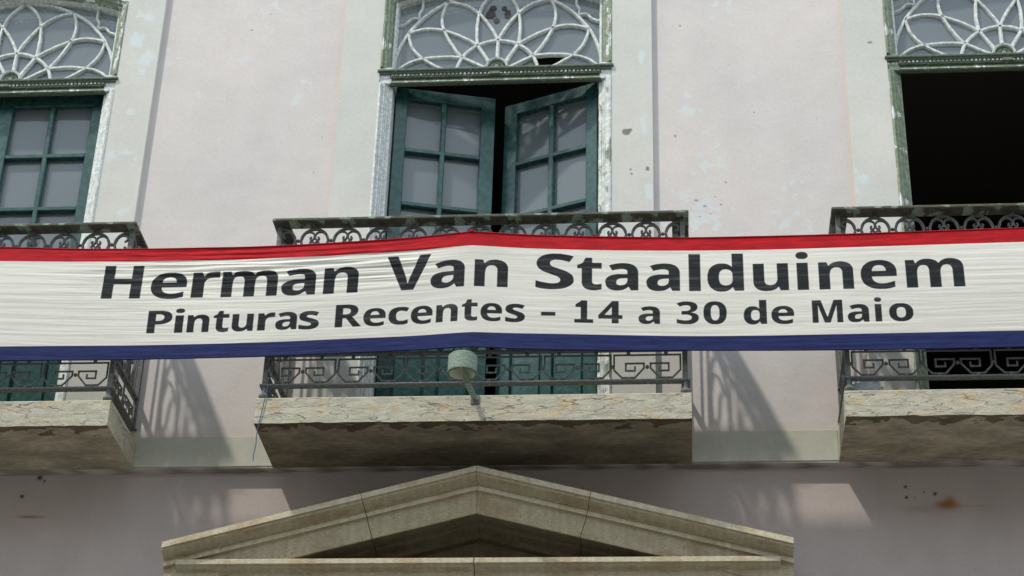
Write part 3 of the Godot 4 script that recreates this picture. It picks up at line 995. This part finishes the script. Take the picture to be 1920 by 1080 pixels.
func balcony() -> Node3D:
	var root := group("balcony", self)
	# stone slab with a slightly broken lower edge
	var b := Builder.new()
	var ws := 1.1176
	var zf := 0.535
	var dn := -0.1477
	var nx := 60
	var fn := FastNoiseLite.new()
	fn.seed = 9
	fn.frequency = 2.2
	fn.fractal_octaves = 4
	var lowy := func(x: float) -> float:
		return dn + 0.004 * fn.get_noise_1d(x * 3.0) + 0.009 * maxf(0.0, fn.get_noise_1d(x * 5.0 + 40.0) - 0.15)
	for i in nx:
		var xa := -ws + 2.0 * ws * i / nx
		var xb := -ws + 2.0 * ws * (i + 1) / nx
		var ya: float = lowy.call(xa)
		var yb: float = lowy.call(xb)
		b.flat(Vector3(xa, ya, zf), Vector3(xb, yb, zf), Vector3(xb, -0.006, zf), Vector3(xa, -0.006, zf), Vector3.BACK)
		b.flat(Vector3(xa, -0.006, zf), Vector3(xb, -0.006, zf), Vector3(xb, 0, zf - 0.006), Vector3(xa, 0, zf - 0.006), Vector3(0, 0.7, 0.7))
		b.flat(Vector3(xa, 0, zf - 0.006), Vector3(xb, 0, zf - 0.006), Vector3(xb, 0, -0.02), Vector3(xa, 0, -0.02), Vector3.UP)
	for s in [-1.0, 1.0]:
		b.flat(Vector3(s * ws, dn, zf), Vector3(s * ws, dn, -0.04), Vector3(s * ws, 0, -0.04), Vector3(s * ws, 0, zf - 0.006), Vector3(s, 0, 0))
	put("slab", b.mesh(), M.limestone, root)
	b = Builder.new()
	for i in nx:
		var xa := -ws + 2.0 * ws * i / nx
		var xb := -ws + 2.0 * ws * (i + 1) / nx
		var rows := [[-0.05, dn], [0.44, dn], [0.475, dn + 0.010], [0.50, dn + 0.008], [zf, 0.0]]
		for j in 4:
			var za: float = rows[j][0]
			var zb: float = rows[j + 1][0]
			var p := Vector3(xa, rows[j][1], za)
			var q := Vector3(xb, rows[j][1], za)
			var r := Vector3(xb, rows[j + 1][1] if j < 3 else lowy.call(xb), zb)
			var s := Vector3(xa, rows[j + 1][1] if j < 3 else lowy.call(xa), zb)
			b.flat(p, q, r, s, Vector3.DOWN)
	for i in b.v.size():
		b.t[i] = Vector2((b.v[i].x + ws) / (2.0 * ws), b.v[i].z / zf)
	put("slab_underside", b.mesh(), M.underside_dark, root)
	# rails
	var half := 1.090
	b = Builder.new()
	b.box(Vector3(-1.1235, 1.058, 0.475), Vector3(1.1235, 1.0765, 0.565), 0.004)
	put("top_rail", b.mesh(), M.cap, root)
	b = Builder.new()
	b.box(Vector3(-1.112, 0.076, 0.478), Vector3(1.112, 0.088, 0.522), 0.003)
	put("bottom_rail", b.mesh(), M.iron, root)
	for y in [[0.868, 0.018], [0.266, 0.016]]:
		b = Builder.new()
		b.box(Vector3(-half, y[0] - y[1] * 0.5, 0.488), Vector3(half, y[0] + y[1] * 0.5, 0.512), 0.002)
		put("cross_rail", b.mesh(), M.iron, root)
	for s in [-1.0, 1.0]:
		b = Builder.new()
		b.box(Vector3(minf(s * 1.034, s * 1.1235), 1.0585, 0.002), Vector3(maxf(s * 1.034, s * 1.1235), 1.076, 0.4745), 0.004)
		put("top_rail", b.mesh(), M.cap, root)
		b = Builder.new()
		b.box(Vector3(minf(s * 1.068, s * 1.112), 0.0765, 0.002), Vector3(maxf(s * 1.068, s * 1.112), 0.0875, 0.4775), 0.003)
		put("bottom_rail", b.mesh(), M.iron, root)
		for y in [[0.868, 0.018], [0.266, 0.016]]:
			b = Builder.new()
			b.box(Vector3(s * 1.09 - 0.012, y[0] - y[1] * 0.5, 0.003), Vector3(s * 1.09 + 0.012, y[0] + y[1] * 0.5, 0.4875), 0.002)
			put("cross_rail", b.mesh(), M.iron, root)
		for z in [0.5, 0.018]:
			b = Builder.new()
			b.box(Vector3(s * 1.0885 - 0.0125, 0.088, z - 0.0125), Vector3(s * 1.0885 + 0.0125, 1.058, z + 0.0125), 0.002)
			put("post", b.mesh(), M.iron, root)
		put("ball_foot", shared.foot, M.iron, root, Transform3D(Basis.IDENTITY, Vector3(s * 1.0885, 0.0215, 0.503)))
	railing_run(root, Transform3D(Basis.IDENTITY, Vector3(-1.074, 0, RAIL_Z)), 2.148, 12, 0.3395, 6)
	for s in [-1.0, 1.0]:
		railing_run(root, Transform3D(Basis(Vector3.UP, -PI / 2), Vector3(s * 1.09, 0, 0.032)), 0.454, 3, 0.222, 2)
	return root

# ---------------------------------------------------------------- pediment over the street door
func pediment() -> void:
	var root := group("door_pediment", self)
	tag(root, "weathered grey stone triangular pediment over the street door", "pediment")
	var slope := 0.258
	var apex := -0.284
	var mid := 0.0115
	# (drop from the top edge, z)
	var prof := [[0.0, -0.05], [0.0, 0.297], [-0.003, 0.3], [-0.032, 0.3], [-0.034, 0.292]]
	for i in 9:                         # cyma
		var f := i / 8.0
		prof.append([-0.036 - 0.045 * f, 0.290 - 0.066 * f + 0.014 * sin(TAU * f)])
	prof.append_array([[-0.082, 0.228], [-0.105, 0.228], [-0.107, 0.212], [-0.111, 0.210], [-0.227, 0.210], [-0.229, 0.202], [-0.231, 0.095]])
	for i in 7:
		var f := i / 6.0
		prof.append([-0.233 - 0.034 * f, 0.090 - 0.064 * f + 0.010 * sin(TAU * f)])
	prof.append_array([[-0.269, 0.026], [-0.287, 0.026], [-0.289, -0.01], [-0.289, -0.05]])
	# four raking stones, the joints square to the slope
	for part in [[-1.597, -0.5933, false, true], [-0.590, -0.001, true, false], [0.001, 0.590, false, true], [0.5933, 1.597, true, false]]:
		var b := Builder.new()
		var sgn := signf(part[0] + part[1])
		var pl := []
		var pr := []
		for p in prof:
			var xl: float = part[0] + (0.26 * -p[0] * -sgn if part[2] else 0.0)
			var xr: float = part[1] + (0.26 * -p[0] * -sgn if part[3] else 0.0)
			pl.append(Vector3(xl + mid, apex - slope * absf(xl) + p[0], p[1]))
			pr.append(Vector3(xr + mid, apex - slope * absf(xr) + p[0], p[1]))
		var along := Vector3(1, slope * -sgn, 0).normalized()
		var wash := Builder.new()
		var soot := Builder.new()
		for i in prof.size() - 1:
			var nn: Vector3 = along.cross(pl[i + 1] - pl[i]).normalized()
			var out_dir := Vector3(0, -(prof[i + 1][1] - prof[i][1]) * -1.0, 0)
			if i == 0:
				nn = nn if nn.y > 0 else -nn
			else:
				nn = nn if nn.dot(Vector3(0, -0.35, 1)) > 0 else -nn
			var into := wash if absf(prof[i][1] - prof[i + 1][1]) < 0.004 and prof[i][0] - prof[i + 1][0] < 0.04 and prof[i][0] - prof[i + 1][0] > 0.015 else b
			if prof[i][0] < -0.2285: into = soot  # faces under the corona take the stone with shade in its colour
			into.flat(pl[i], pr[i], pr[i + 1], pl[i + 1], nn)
		var poly := PackedVector2Array()
		for p in prof:
			poly.append(Vector2(p[0], p[1]))
		var idx := Geometry2D.triangulate_polygon(poly)
		for i in range(0, idx.size(), 3):
			b.flat3(pl[idx[i]], pl[idx[i + 1]], pl[idx[i + 2]], Vector3.LEFT)
			b.flat3(pr[idx[i]], pr[idx[i + 1]], pr[idx[i + 2]], Vector3.RIGHT)
		var stone := put("raking_stone", b.mesh(), M.stone, root)
		put("fillet", wash.mesh(), M.washed, stone)
		put("recessed_moulding", soot.mesh(), M.shaded_stone, stone)
	# tympanum behind
	var b := Builder.new()
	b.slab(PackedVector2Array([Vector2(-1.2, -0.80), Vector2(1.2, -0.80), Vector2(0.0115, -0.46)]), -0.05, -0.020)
	put("tympanum", b.mesh(), M.shaded_stone, root)
	# level cornice of two stones, then the frieze below it
	var lev := PackedVector2Array()
	for q in [[0.0, -0.05], [0.0, 0.247], [-0.003, 0.250], [-0.029, 0.250], [-0.031, 0.243], [-0.036, 0.240], [-0.044, 0.232], [-0.052, 0.217], [-0.058, 0.206], [-0.066, 0.202], [-0.20, 0.200], [-0.20, -0.05]]:
		lev.append(Vector2(q[0], q[1]))
	for part in [[-1.517, 0.010], [0.014, 1.543]]:
		b = Builder.new()
		b.sweep(PackedVector2Array([Vector2(part[0], -0.772), Vector2(part[1], -0.772)]), false, lev)
		var cs := put("cornice_stone", b.mesh(), M.stone, root)
		b = Builder.new()
		b.box(Vector3(part[0] + 0.001, -0.8005, 0.240), Vector3(part[1] - 0.001, -0.7735, 0.2512), 0.002)
		put("fillet", b.mesh(), M.washed, cs)
	b = Builder.new()
	b.box(Vector3(-1.49, -1.5, -0.05), Vector3(1.515, -0.973, 0.1985), 0.004)
	put("frieze", b.mesh(), M.stone, root)
	for s in [-1.0, 1.0]:
		b = Builder.new()
		b.box(Vector3(minf(s * 1.50, s * 1.0), GROUND, -0.05), Vector3(maxf(s * 1.50, s * 1.0), -1.502, 0.18), 0.004)
		put("door_jamb", b.mesh(), M.stone, root)

# ---------------------------------------------------------------- banner
const B_TOP := [-2.607, 0.9146, -2.203, 0.8920, -1.776, 0.8824, -1.192, 0.8828, -0.846, 0.8951, -0.386, 0.9181, -0.029, 0.9451, 0.299, 0.9224, 0.724, 0.9009, 1.145, 0.8863, 1.535, 0.8872, 1.868, 0.8894, 2.255, 0.8968, 2.858, 0.9089]
const B_RED := [-2.592, 0.8229, -2.192, 0.8092, -1.766, 0.8017, -1.185, 0.8058, -0.839, 0.8132, -0.382, 0.8363, -0.026, 0.8599, 0.301, 0.8377, 0.724, 0.8150, 1.143, 0.8041, 1.532, 0.8020, 2.249, 0.8119, 2.849, 0.8211]
const B_BLUE := [-2.506, 0.2961, -1.703, 0.2888, -1.137, 0.2950, -0.353, 0.3193, -0.007, 0.3337, 0.312, 0.3245, 0.724, 0.3067, 1.133, 0.2933, 1.512, 0.2897, 2.210, 0.2945, 2.794, 0.2979]
const B_LOW := [-2.492, 0.2130, -1.920, 0.2069, -1.129, 0.2129, -0.349, 0.2375, -0.003, 0.2473, 0.314, 0.2326, 0.751, 0.2191, 1.509, 0.2064, 2.203, 0.2008, 2.785, 0.2062]
const LINE_1 := "H -1.999 -1.787, e -1.735 -1.542, r -1.513 -1.367, m -1.352 -1.052, a -1.030 -0.848, n -0.805 -0.621, V -0.474 -0.241, a -0.237 -0.058, n -0.006 0.171, S 0.317 0.517, t 0.535 0.663, a 0.682 0.854, a 0.896 1.070, l 1.117 1.177, d 1.213 1.400, u 1.449 1.630, i 1.672 1.735, n 1.786 1.963, e 2.001 2.184, m 2.231 2.526"
const LINE_2 := "P -1.727 -1.597, i -1.581 -1.533, n -1.513 -1.396, t -1.374 -1.292, u -1.274 -1.161, r -1.137 -1.048, a -1.043 -0.930, s -0.919 -0.813, R -0.728 -0.589, e -0.579 -0.463, c -0.447 -0.341, e -0.330 -0.217, n -0.198 -0.085, t -0.064 0.018, e 0.035 0.146, s 0.164 0.266, - 0.350 0.424, 1 0.523 0.620, 4 0.647 0.771, a 0.854 0.964, 3 1.050 1.163, 0 1.188 1.306, d 1.393 1.510, e 1.534 1.649, M 1.742 1.896, a 1.920 2.028, i 2.058 2.094, o 2.130 2.251"
const TX0 := -2.2
const TW := 4.9
var fold := FastNoiseLite.new()
var pleat := FastNoiseLite.new()

func soft_table(tab: Array, x: float) -> float:
	# the tables, eased so that no kink shows except at the tie in the middle
	if absf(x + 0.027) < 0.05:
		return table(tab, x)
	var r := minf(0.12, absf(x + 0.027) - 0.03)
	return (table(tab, x - r) + table(tab, x) * 2.0 + table(tab, x + r)) * 0.25

func banner_point(x: float, y: float) -> Vector3:
	var top := soft_table(B_TOP, x)
	var low := soft_table(B_LOW, x)
	var t := (top - y) / (top - low)
	# gathered folds run out of the tie in the middle and from the far left; calm at the tie itself
	var near_tie := 1.0 - exp(-pow((x + 0.03) / 0.34, 2.0))
	var left := smoothstep(0.05, -0.5, x) * smoothstep(-2.45, -1.5, x)
	var upper := exp(-pow((t - 0.22) / 0.17, 2.0))
	var z := 0.585
	z += fold.get_noise_2d(x * 0.9, (y - top) * 26.0) * (0.0095 * left * upper + 0.0011 * near_tie + 0.0004)
	z += pleat.get_noise_2d(x * 2.4, (y - top) * 95.0) * (0.00045 * near_tie + 0.0001) * (0.5 + 0.9 * left)
	z += 0.010 * sin(t * PI) * near_tie + 0.012 * exp(-pow((x + 0.03) / 0.2, 2.0))
	return Vector3(x, y, z)

func banner_strip(called: String, root: Node3D, up: Array, down: Array, rows: int, mat: Material) -> void:
	var cols := 440
	var x0 := -4.1
	var x1 := 4.1
	var v := PackedVector3Array()
	var t := PackedVector2Array()
	var n := PackedVector3Array()
	v.resize((cols + 1) * (rows + 1))
	n.resize(v.size())
	t.resize(v.size())
	for i in cols + 1:
		var x := x0 + (x1 - x0) * i / cols
		var a := soft_table(up, x)
		var b := soft_table(down, x)
		for j in rows + 1:
			var f := float(j) / rows
			var y := lerpf(a, b, f)
			v[i * (rows + 1) + j] = banner_point(x, y)
			t[i * (rows + 1) + j] = Vector2((x - TX0) / TW, f)
	for i in cols + 1:
		for j in rows + 1:
			var k := i * (rows + 1) + j
			var dx := v[mini(i + 1, cols) * (rows + 1) + j] - v[maxi(i - 1, 0) * (rows + 1) + j]
			var dy := v[i * (rows + 1) + maxi(j - 1, 0)] - v[i * (rows + 1) + mini(j + 1, rows)]
			n[k] = dx.cross(dy).normalized()
	var idx := PackedInt32Array()
	for i in cols:
		for j in rows:
			var k := i * (rows + 1) + j
			var r := k + rows + 1
			idx.append_array(PackedInt32Array([k, r, r + 1, k, r + 1, k + 1]))
	var arr := []
	arr.resize(Mesh.ARRAY_MAX)
	arr[Mesh.ARRAY_VERTEX] = v
	arr[Mesh.ARRAY_NORMAL] = n
	arr[Mesh.ARRAY_TEX_UV] = t
	arr[Mesh.ARRAY_INDEX] = idx
	var m := ArrayMesh.new()
	m.add_surface_from_arrays(Mesh.PRIMITIVE_TRIANGLES, arr)
	put(called, m, mat, root)

func fill_tri(buf: PackedFloat32Array, w: int, h: int, a: Vector2, b: Vector2, c: Vector2) -> void:
	# exact coverage along each of four sub-rows per texel row
	var y0 := minf(a.y, minf(b.y, c.y))
	var y1 := maxf(a.y, maxf(b.y, c.y))
	var e := [[a, b], [b, c], [c, a]]
	for s in range(maxi(0, int(floor(y0 * 4.0))), mini(h * 4 - 1, int(ceil(y1 * 4.0))) + 1):
		var y := (s + 0.5) / 4.0
		var lo := 1e9
		var hi := -1e9
		for q in e:
			var p0: Vector2 = q[0]
			var p1: Vector2 = q[1]
			if (p0.y <= y) != (p1.y <= y):
				var x := p0.x + (p1.x - p0.x) * (y - p0.y) / (p1.y - p0.y)
				lo = minf(lo, x)
				hi = maxf(hi, x)
		if hi <= lo:
			continue
		var row := (s / 4) * w
		var i0 := maxi(0, int(floor(lo)))
		var i1 := mini(w - 1, int(floor(hi)))
		for i in range(i0, i1 + 1):
			buf[row + i] += 0.25 * (minf(hi, i + 1.0) - maxf(lo, float(i)))

func glyph(font: Font, ch: String) -> PackedVector2Array:
	var tm := TextMesh.new()
	tm.font = font
	tm.font_size = 64
	tm.pixel_size = 0.01
	tm.depth = 0.0
	tm.curve_step = 1.0
	tm.text = ch
	var out := PackedVector2Array()
	var arr := tm.get_mesh_arrays() if tm.get_surface_count() == 0 else tm.surface_get_arrays(0)
	var v: PackedVector3Array = arr[Mesh.ARRAY_VERTEX]
	var idx = arr[Mesh.ARRAY_INDEX]
	if idx == null or idx.size() == 0:
		for p in v:
			out.append(Vector2(p.x, p.y))
	else:
		for i in idx:
			out.append(Vector2(v[i].x, v[i].y))
	return out

func print_banner() -> ImageTexture:
	var w := 2048
	var h := 320
	var buf := PackedFloat32Array()
	buf.resize(w * h)
	var font := SystemFont.new()
	font.font_names = PackedStringArray(["Droid Sans"])
	font.font_weight = 700
	var hs := glyph(font, "H")
	var base := 1e9
	var cap := -1e9
	for p in hs:
		base = minf(base, p.y)
		cap = maxf(cap, p.y)
	for line in [[LINE_1, 0.056, 0.074, 0.455, 0.500], [LINE_2, 0.602, 0.618, 0.864, 0.870]]:
		for item in line[0].split(", "):
			var q: PackedStringArray = item.split(" ")
			var xa := (float(q[1]) - TX0) / TW * w
			var xb := (float(q[2]) - TX0) / TW * w
			var f := clampf((float(q[1]) + 2.0) / 4.5, 0.0, 1.0)
			var yb: float = lerpf(line[3], line[4], f) * h
			var yt: float = lerpf(line[1], line[2], f) * h
			var pts := PackedVector2Array()
			if q[0] == "1":
				for r in [[0.0, 0.0, 1.0, 0.16], [0.34, 0.1, 0.68, 1.0]]:
					for k in [[0, 0], [1, 0], [1, 1], [0, 0], [1, 1], [0, 1]]:
						pts.append(Vector2(r[0] if k[0] == 0 else r[2], r[1] if k[1] == 0 else r[3]))
				for p in [[0.06, 0.70], [0.40, 0.70], [0.40, 0.84], [0.06, 0.70], [0.40, 0.84], [0.06, 0.82], [0.06, 0.82], [0.40, 0.80], [0.40, 1.0]]:
					pts.append(Vector2(p[0], p[1]))
				for i in pts.size():
					pts[i] = Vector2(lerpf(xa, xb, pts[i].x), lerpf(yb, yt, pts[i].y))
			else:
				pts = glyph(font, q[0])
				var lo := 1e9
				var hi := -1e9
				for p in pts:
					lo = minf(lo, p.x)
					hi = maxf(hi, p.x)
				for i in pts.size():
					pts[i] = Vector2(lerpf(xa, xb, (pts[i].x - lo) / (hi - lo)), lerpf(yb, yt, (pts[i].y - base) / (cap - base)))
			for i in range(0, pts.size() - 2, 3):
				fill_tri(buf, w, h, pts[i], pts[i + 1], pts[i + 2])
	var grime := noise_bytes(301, 0.006, w, h, 4, 2, 1)
	var weave := noise_bytes(302, 0.3, w, h, 2, 4, 1)
	var thin := noise_bytes(303, 0.05, w, h, 4, 8, 1)
	var out := PackedByteArray()
	out.resize(w * h * 3)
	for i in w * h:
		var c := clampf(buf[i], 0.0, 1.0) * (0.97 - maxf(0.0, thin[i] - 150) * 0.0018)
		var g := (grime[i] - 128) * 0.045 + (weave[i] - 128) * 0.035 + (thin[i] - 128) * 0.05
		var k := (weave[i] - 128) * 0.05 + (thin[i] - 128) * 0.04
		out[3 * i] = clampi(int(lerpf(240 + g, 44 + k, c)), 0, 255)
		out[3 * i + 1] = clampi(int(lerpf(239 + g, 47 + k, c)), 0, 255)
		out[3 * i + 2] = clampi(int(lerpf(230 + g, 50 + k, c)), 0, 255)
	return tex(w, h, out)

func cloth(c: Color, through: float, sd: int) -> StandardMaterial3D:
	var w := 512
	var h := 64
	var a := noise_bytes(sd, 0.05, w, h, 4, 4, 1)
	var f := noise_bytes(sd + 1, 0.3, w, h, 2)
	var out := PackedByteArray()
	out.resize(w * h * 3)
	for i in w * h:
		var g := 1.0 + (a[i] - 128) * 0.0011 + (f[i] - 128) * 0.0008
		out[3 * i] = clampi(int(c.r * 255 * g), 0, 255)
		out[3 * i + 1] = clampi(int(c.g * 255 * g), 0, 255)
		out[3 * i + 2] = clampi(int(c.b * 255 * g), 0, 255)
	var m := material(tex(w, h, out), 0.75)
	m.uv1_scale = Vector3(4, 1, 1)
	m.metallic_specular = 0.3
	m.backlight_enabled = true
	m.backlight = Color(through, through, through)
	return m

func banner() -> void:
	fold.seed = 4
	fold.frequency = 1.0
	fold.fractal_octaves = 3
	pleat.seed = 8
	pleat.frequency = 1.0
	pleat.fractal_octaves = 2
	var root := group("banner", self)
	tag(root, "long cloth banner with red and blue borders and black lettering across the balconies", "banner")
	banner_strip("red_border", root, B_TOP, B_RED, 26, cloth(Color8(176, 22, 33), 0.4, 311))
	var field := material(print_banner(), 0.8)
	field.texture_repeat = false
	field.metallic_specular = 0.25
	field.backlight_enabled = true
	field.backlight = Color(0.7, 0.7, 0.7)
	banner_strip("printed_field", root, B_RED, B_BLUE, 170, field)
	banner_strip("blue_border", root, B_BLUE, B_LOW, 24, cloth(Color8(36, 45, 92), 0.25, 321))
	for edge in [[B_TOP, -0.002, Color8(150, 20, 30), 341], [B_LOW, 0.002, Color8(32, 40, 84), 351]]:
		var way := PackedVector3Array()  # the rolled hems
		for i in 261:
			var x := -4.09 + 8.18 * i / 260.0
			way.append(banner_point(x, soft_table(edge[0], x) + edge[1]))
		var hb := Builder.new()
		hb.tube(way, 0.0045, 8)
		put("hem", hb.mesh(), cloth(edge[2], 0.1, edge[3]), root)
	var b := Builder.new()               # where the top hem is tied to the rail behind it
	b.tube(PackedVector3Array([Vector3(-0.03, 0.942, 0.60), Vector3(-0.026, 0.962, 0.575), Vector3(-0.03, 0.968, 0.53), Vector3(-0.036, 0.955, 0.50)]), 0.006)
	b.ball(Vector3(-0.029, 0.947, 0.598), 0.011, 8, 6, Vector3(1.5, 0.8, 0.8))
	put("tie", b.mesh(), cloth(Color8(150, 28, 36), 0.1, 331), root)

# ---------------------------------------------------------------- small things
func small_things() -> void:
	# drum-shaped lamp on a bracket at the front of the middle balcony
	var lamp := group("balcony_lamp", self, Transform3D(Basis.IDENTITY, Vector3(0.0, 0.0, 0.0)))
	tag(lamp, "small pale green drum lamp on a bracket at the middle balcony's stone edge", "lamp")
	var c := Vector3(-0.029, 0.0, 0.74)
	var b := Builder.new()
	var r := 0.074
	b.lathe(c, PackedVector2Array([Vector2(r, 0.015), Vector2(r, 0.108), Vector2(r - 0.006, 0.114), Vector2(0.0, 0.116)]), 40)
	b.lathe(c, PackedVector2Array([Vector2(r - 0.008, 0.015), Vector2(r, 0.015)]), 40)
	put("drum_shade", b.mesh(), M.lamp, lamp)
	b = Builder.new()
	b.lathe(c, PackedVector2Array([Vector2(0.0, 0.104), Vector2(r - 0.008, 0.104), Vector2(r - 0.008, 0.015)]), 40)
	var rim := Builder.new()
	rim.lathe(c, PackedVector2Array([Vector2(r + 0.001, 0.022), Vector2(r + 0.0035, 0.020), Vector2(r + 0.0035, 0.013), Vector2(r - 0.008, 0.012)]), 40)
	put("rim", rim.mesh(), M.dark_olive, lamp)
	put("shade_lining", b.mesh(), M.lamp_inside, lamp)
	b = Builder.new()                    # tapering plate that carries it
	var p0 := Vector3(-0.024, 0.10, 0.73)
	var p1 := Vector3(-0.012, 0.0, 0.68)
	var p2 := Vector3(0.020, -0.03, 0.535)
	var ways := [[p0, 0.007], [p1, 0.016], [p2, 0.012]]
	for i in 2:
		var a: Vector3 = ways[i][0]
		var e: Vector3 = ways[i + 1][0]
		var wa: float = ways[i][1]
		var we: float = ways[i + 1][1]
		var up := (e - a).cross(Vector3.RIGHT).normalized() * 0.004
		var x := Vector3.RIGHT
		b.flat(a - x * wa + up, a + x * wa + up, e + x * we + up, e - x * we + up, up.normalized())
		b.flat(a - x * wa - up, a + x * wa - up, e + x * we - up, e - x * we - up, -up.normalized())
		b.flat(a - x * wa - up, a - x * wa + up, e - x * we + up, e - x * we - up, -x)
		b.flat(a + x * wa - up, a + x * wa + up, e + x * we + up, e + x * we - up, x)
	put("bracket", b.mesh(), M.lamp, lamp)
	b = Builder.new()
	b.box(Vector3(-0.004, -0.055, 0.534), Vector3(0.042, -0.006, 0.542), 0.003)
	put("fixing_plate", b.mesh(), M.iron, lamp)
	# blue cord hanging from the corner of the middle balcony
	b = Builder.new()
	b.tube(PackedVector3Array([Vector3(-1.062, 0.075, 0.535), Vector3(-1.064, 0.03, 0.541), Vector3(-1.072, -0.03, 0.543), Vector3(-1.080, -0.09, 0.542), Vector3(-1.089, -0.149, 0.54), Vector3(-1.097, -0.22, 0.53), Vector3(-1.096, -0.26, 0.525), Vector3(-1.104, -0.31, 0.52), Vector3(-1.106, -0.352, 0.515)]), 0.0024, 6)
	tag(put("cord", b.mesh(), M.cord, self), "thin blue cord hanging from the left corner of the middle balcony", "cord")
	# crumpled plastic bag on the right balcony
	b = Builder.new()
	var f := FastNoiseLite.new()
	f.seed = 3
	f.frequency = 2.0
	for j in 12:
		for i in 18:
			var q := []
			for k in [[0, 0], [1, 0], [1, 1], [0, 1]]:
				var th: float = PI * (j + k[1]) / 12.0
				var ph: float = TAU * (i + k[0]) / 18.0
				var d := Vector3(sin(th) * cos(ph), cos(th), sin(th) * sin(ph))
				q.append(d * (1.0 + 0.35 * f.get_noise_3dv(d * 1.2)) * Vector3(0.085, 0.075, 0.07))
			var nn: Vector3 = (q[0] + q[2]).normalized()
			b.flat(q[0], q[1], q[2], q[3], nn)
	tag(put("plastic_bag", b.mesh(), M.bag, self, Transform3D(Basis.IDENTITY, Vector3(2.02, 0.065, 0.36))), "crumpled white plastic bag in the corner of the right balcony floor", "bag")

func _ready() -> void:
	rng.seed = 20
	# ---- camera
	var cam := Camera3D.new()
	cam.name = "camera"
	cam.projection = Camera3D.PROJECTION_PERSPECTIVE
	cam.keep_aspect = Camera3D.KEEP_HEIGHT
	cam.fov = 16.876
	cam.near = 0.1
	cam.far = 400.0
	cam.transform = Transform3D(Basis(Vector3(0.99642507, 0.02668586, -0.08015576), Vector3(0.01741746, 0.86352386, 0.50400711), Vector3(0.08266628, -0.50360143, 0.85997203)).orthonormalized(), Vector3(1.03401354, -4.51740101, 9.32310202))
	add_child(cam)
	cam.current = true
	# ---- sky and exposure
	var env := Environment.new()
	var sky := Sky.new()
	var sm := ProceduralSkyMaterial.new()
	sm.sky_top_color = Color(0.74, 0.81, 0.89)
	sm.sky_horizon_color = Color(0.955, 0.985, 1.0)
	sm.sky_curve = 0.6
	sm.sky_energy_multiplier = 1.22
	sm.ground_bottom_color = Color(0.28, 0.28, 0.27)
	sm.ground_horizon_color = Color(0.5, 0.5, 0.5)
	sm.sun_angle_max = 8.0
	sky.sky_material = sm
	env.background_mode = Environment.BG_SKY
	env.sky = sky
	env.tonemap_mode = Environment.TONE_MAPPER_LINEAR
	env.tonemap_exposure = 1.04
	env.sdfgi_enabled = true
	env.ssao_enabled = true
	env.ssil_enabled = true
	var we := WorldEnvironment.new()
	we.name = "world_environment"
	we.environment = env
	add_child(we)
	# ---- a hazy sun, high and from the left
	var sun := DirectionalLight3D.new()
	sun.name = "sun"
	sun.light_color = Color(1.0, 0.965, 0.91)
	sun.light_energy = 0.92
	sun.light_angular_distance = 2.2
	sun.shadow_enabled = true
	var towards := Vector3(1.0, -2.13, -1.0).normalized()
	sun.transform = Transform3D(Basis.looking_at(towards, Vector3.UP), Vector3(-10, 20, 10))
	add_child(sun)

	make_materials()
	# ---- setting
	var b := Builder.new()
	b.flat(Vector3(-150, GROUND, -60), Vector3(150, GROUND, -60), Vector3(150, GROUND, 150), Vector3(-150, GROUND, 150), Vector3.UP)
	tag(put("street", b.mesh(), M.road, self), "dark stone paved street in front of the house", "", "", "structure")
	build_house()
	row_across()
	# ---- windows
	french_window(-1, "closed green french window, the one behind the left balcony", {"left": M.white, "right": M.white}, [[-1.0, 0.555, 0.0], [1.0, 0.652, 0.0]], false)
	french_window(0, "french window with both green leaves ajar and a broken fanlight pane", {"left": M.white, "right": M.white_green}, [[-1.0, 0.606, 14.0], [1.0, 0.622, 22.0]], true)
	french_window(1, "wide open dark french window with green frame behind the right balcony", {"left": M.olive, "right": M.olive}, [], false)
	# ---- balconies
	iron_meshes()
	var first := balcony()
	tag(first, "stone balcony with iron railing and a drum lamp under the middle of the banner", "balcony", "balconies with iron railings")
	for k in [-1, 1]:
		var o: Node3D = first.duplicate()
		o.name = "balcony_%03d" % (1 if k < 0 else 2)
		add_child(o)
		o.position = Vector3(k * SPACING, 0, 0)
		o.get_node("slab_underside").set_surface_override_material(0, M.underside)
		tag(o, "stone balcony with iron railing before the closed green window" if k < 0 else "stone balcony with iron railing before the dark open window", "balcony", "balconies with iron railings")
	pediment()
	banner()
	small_things()
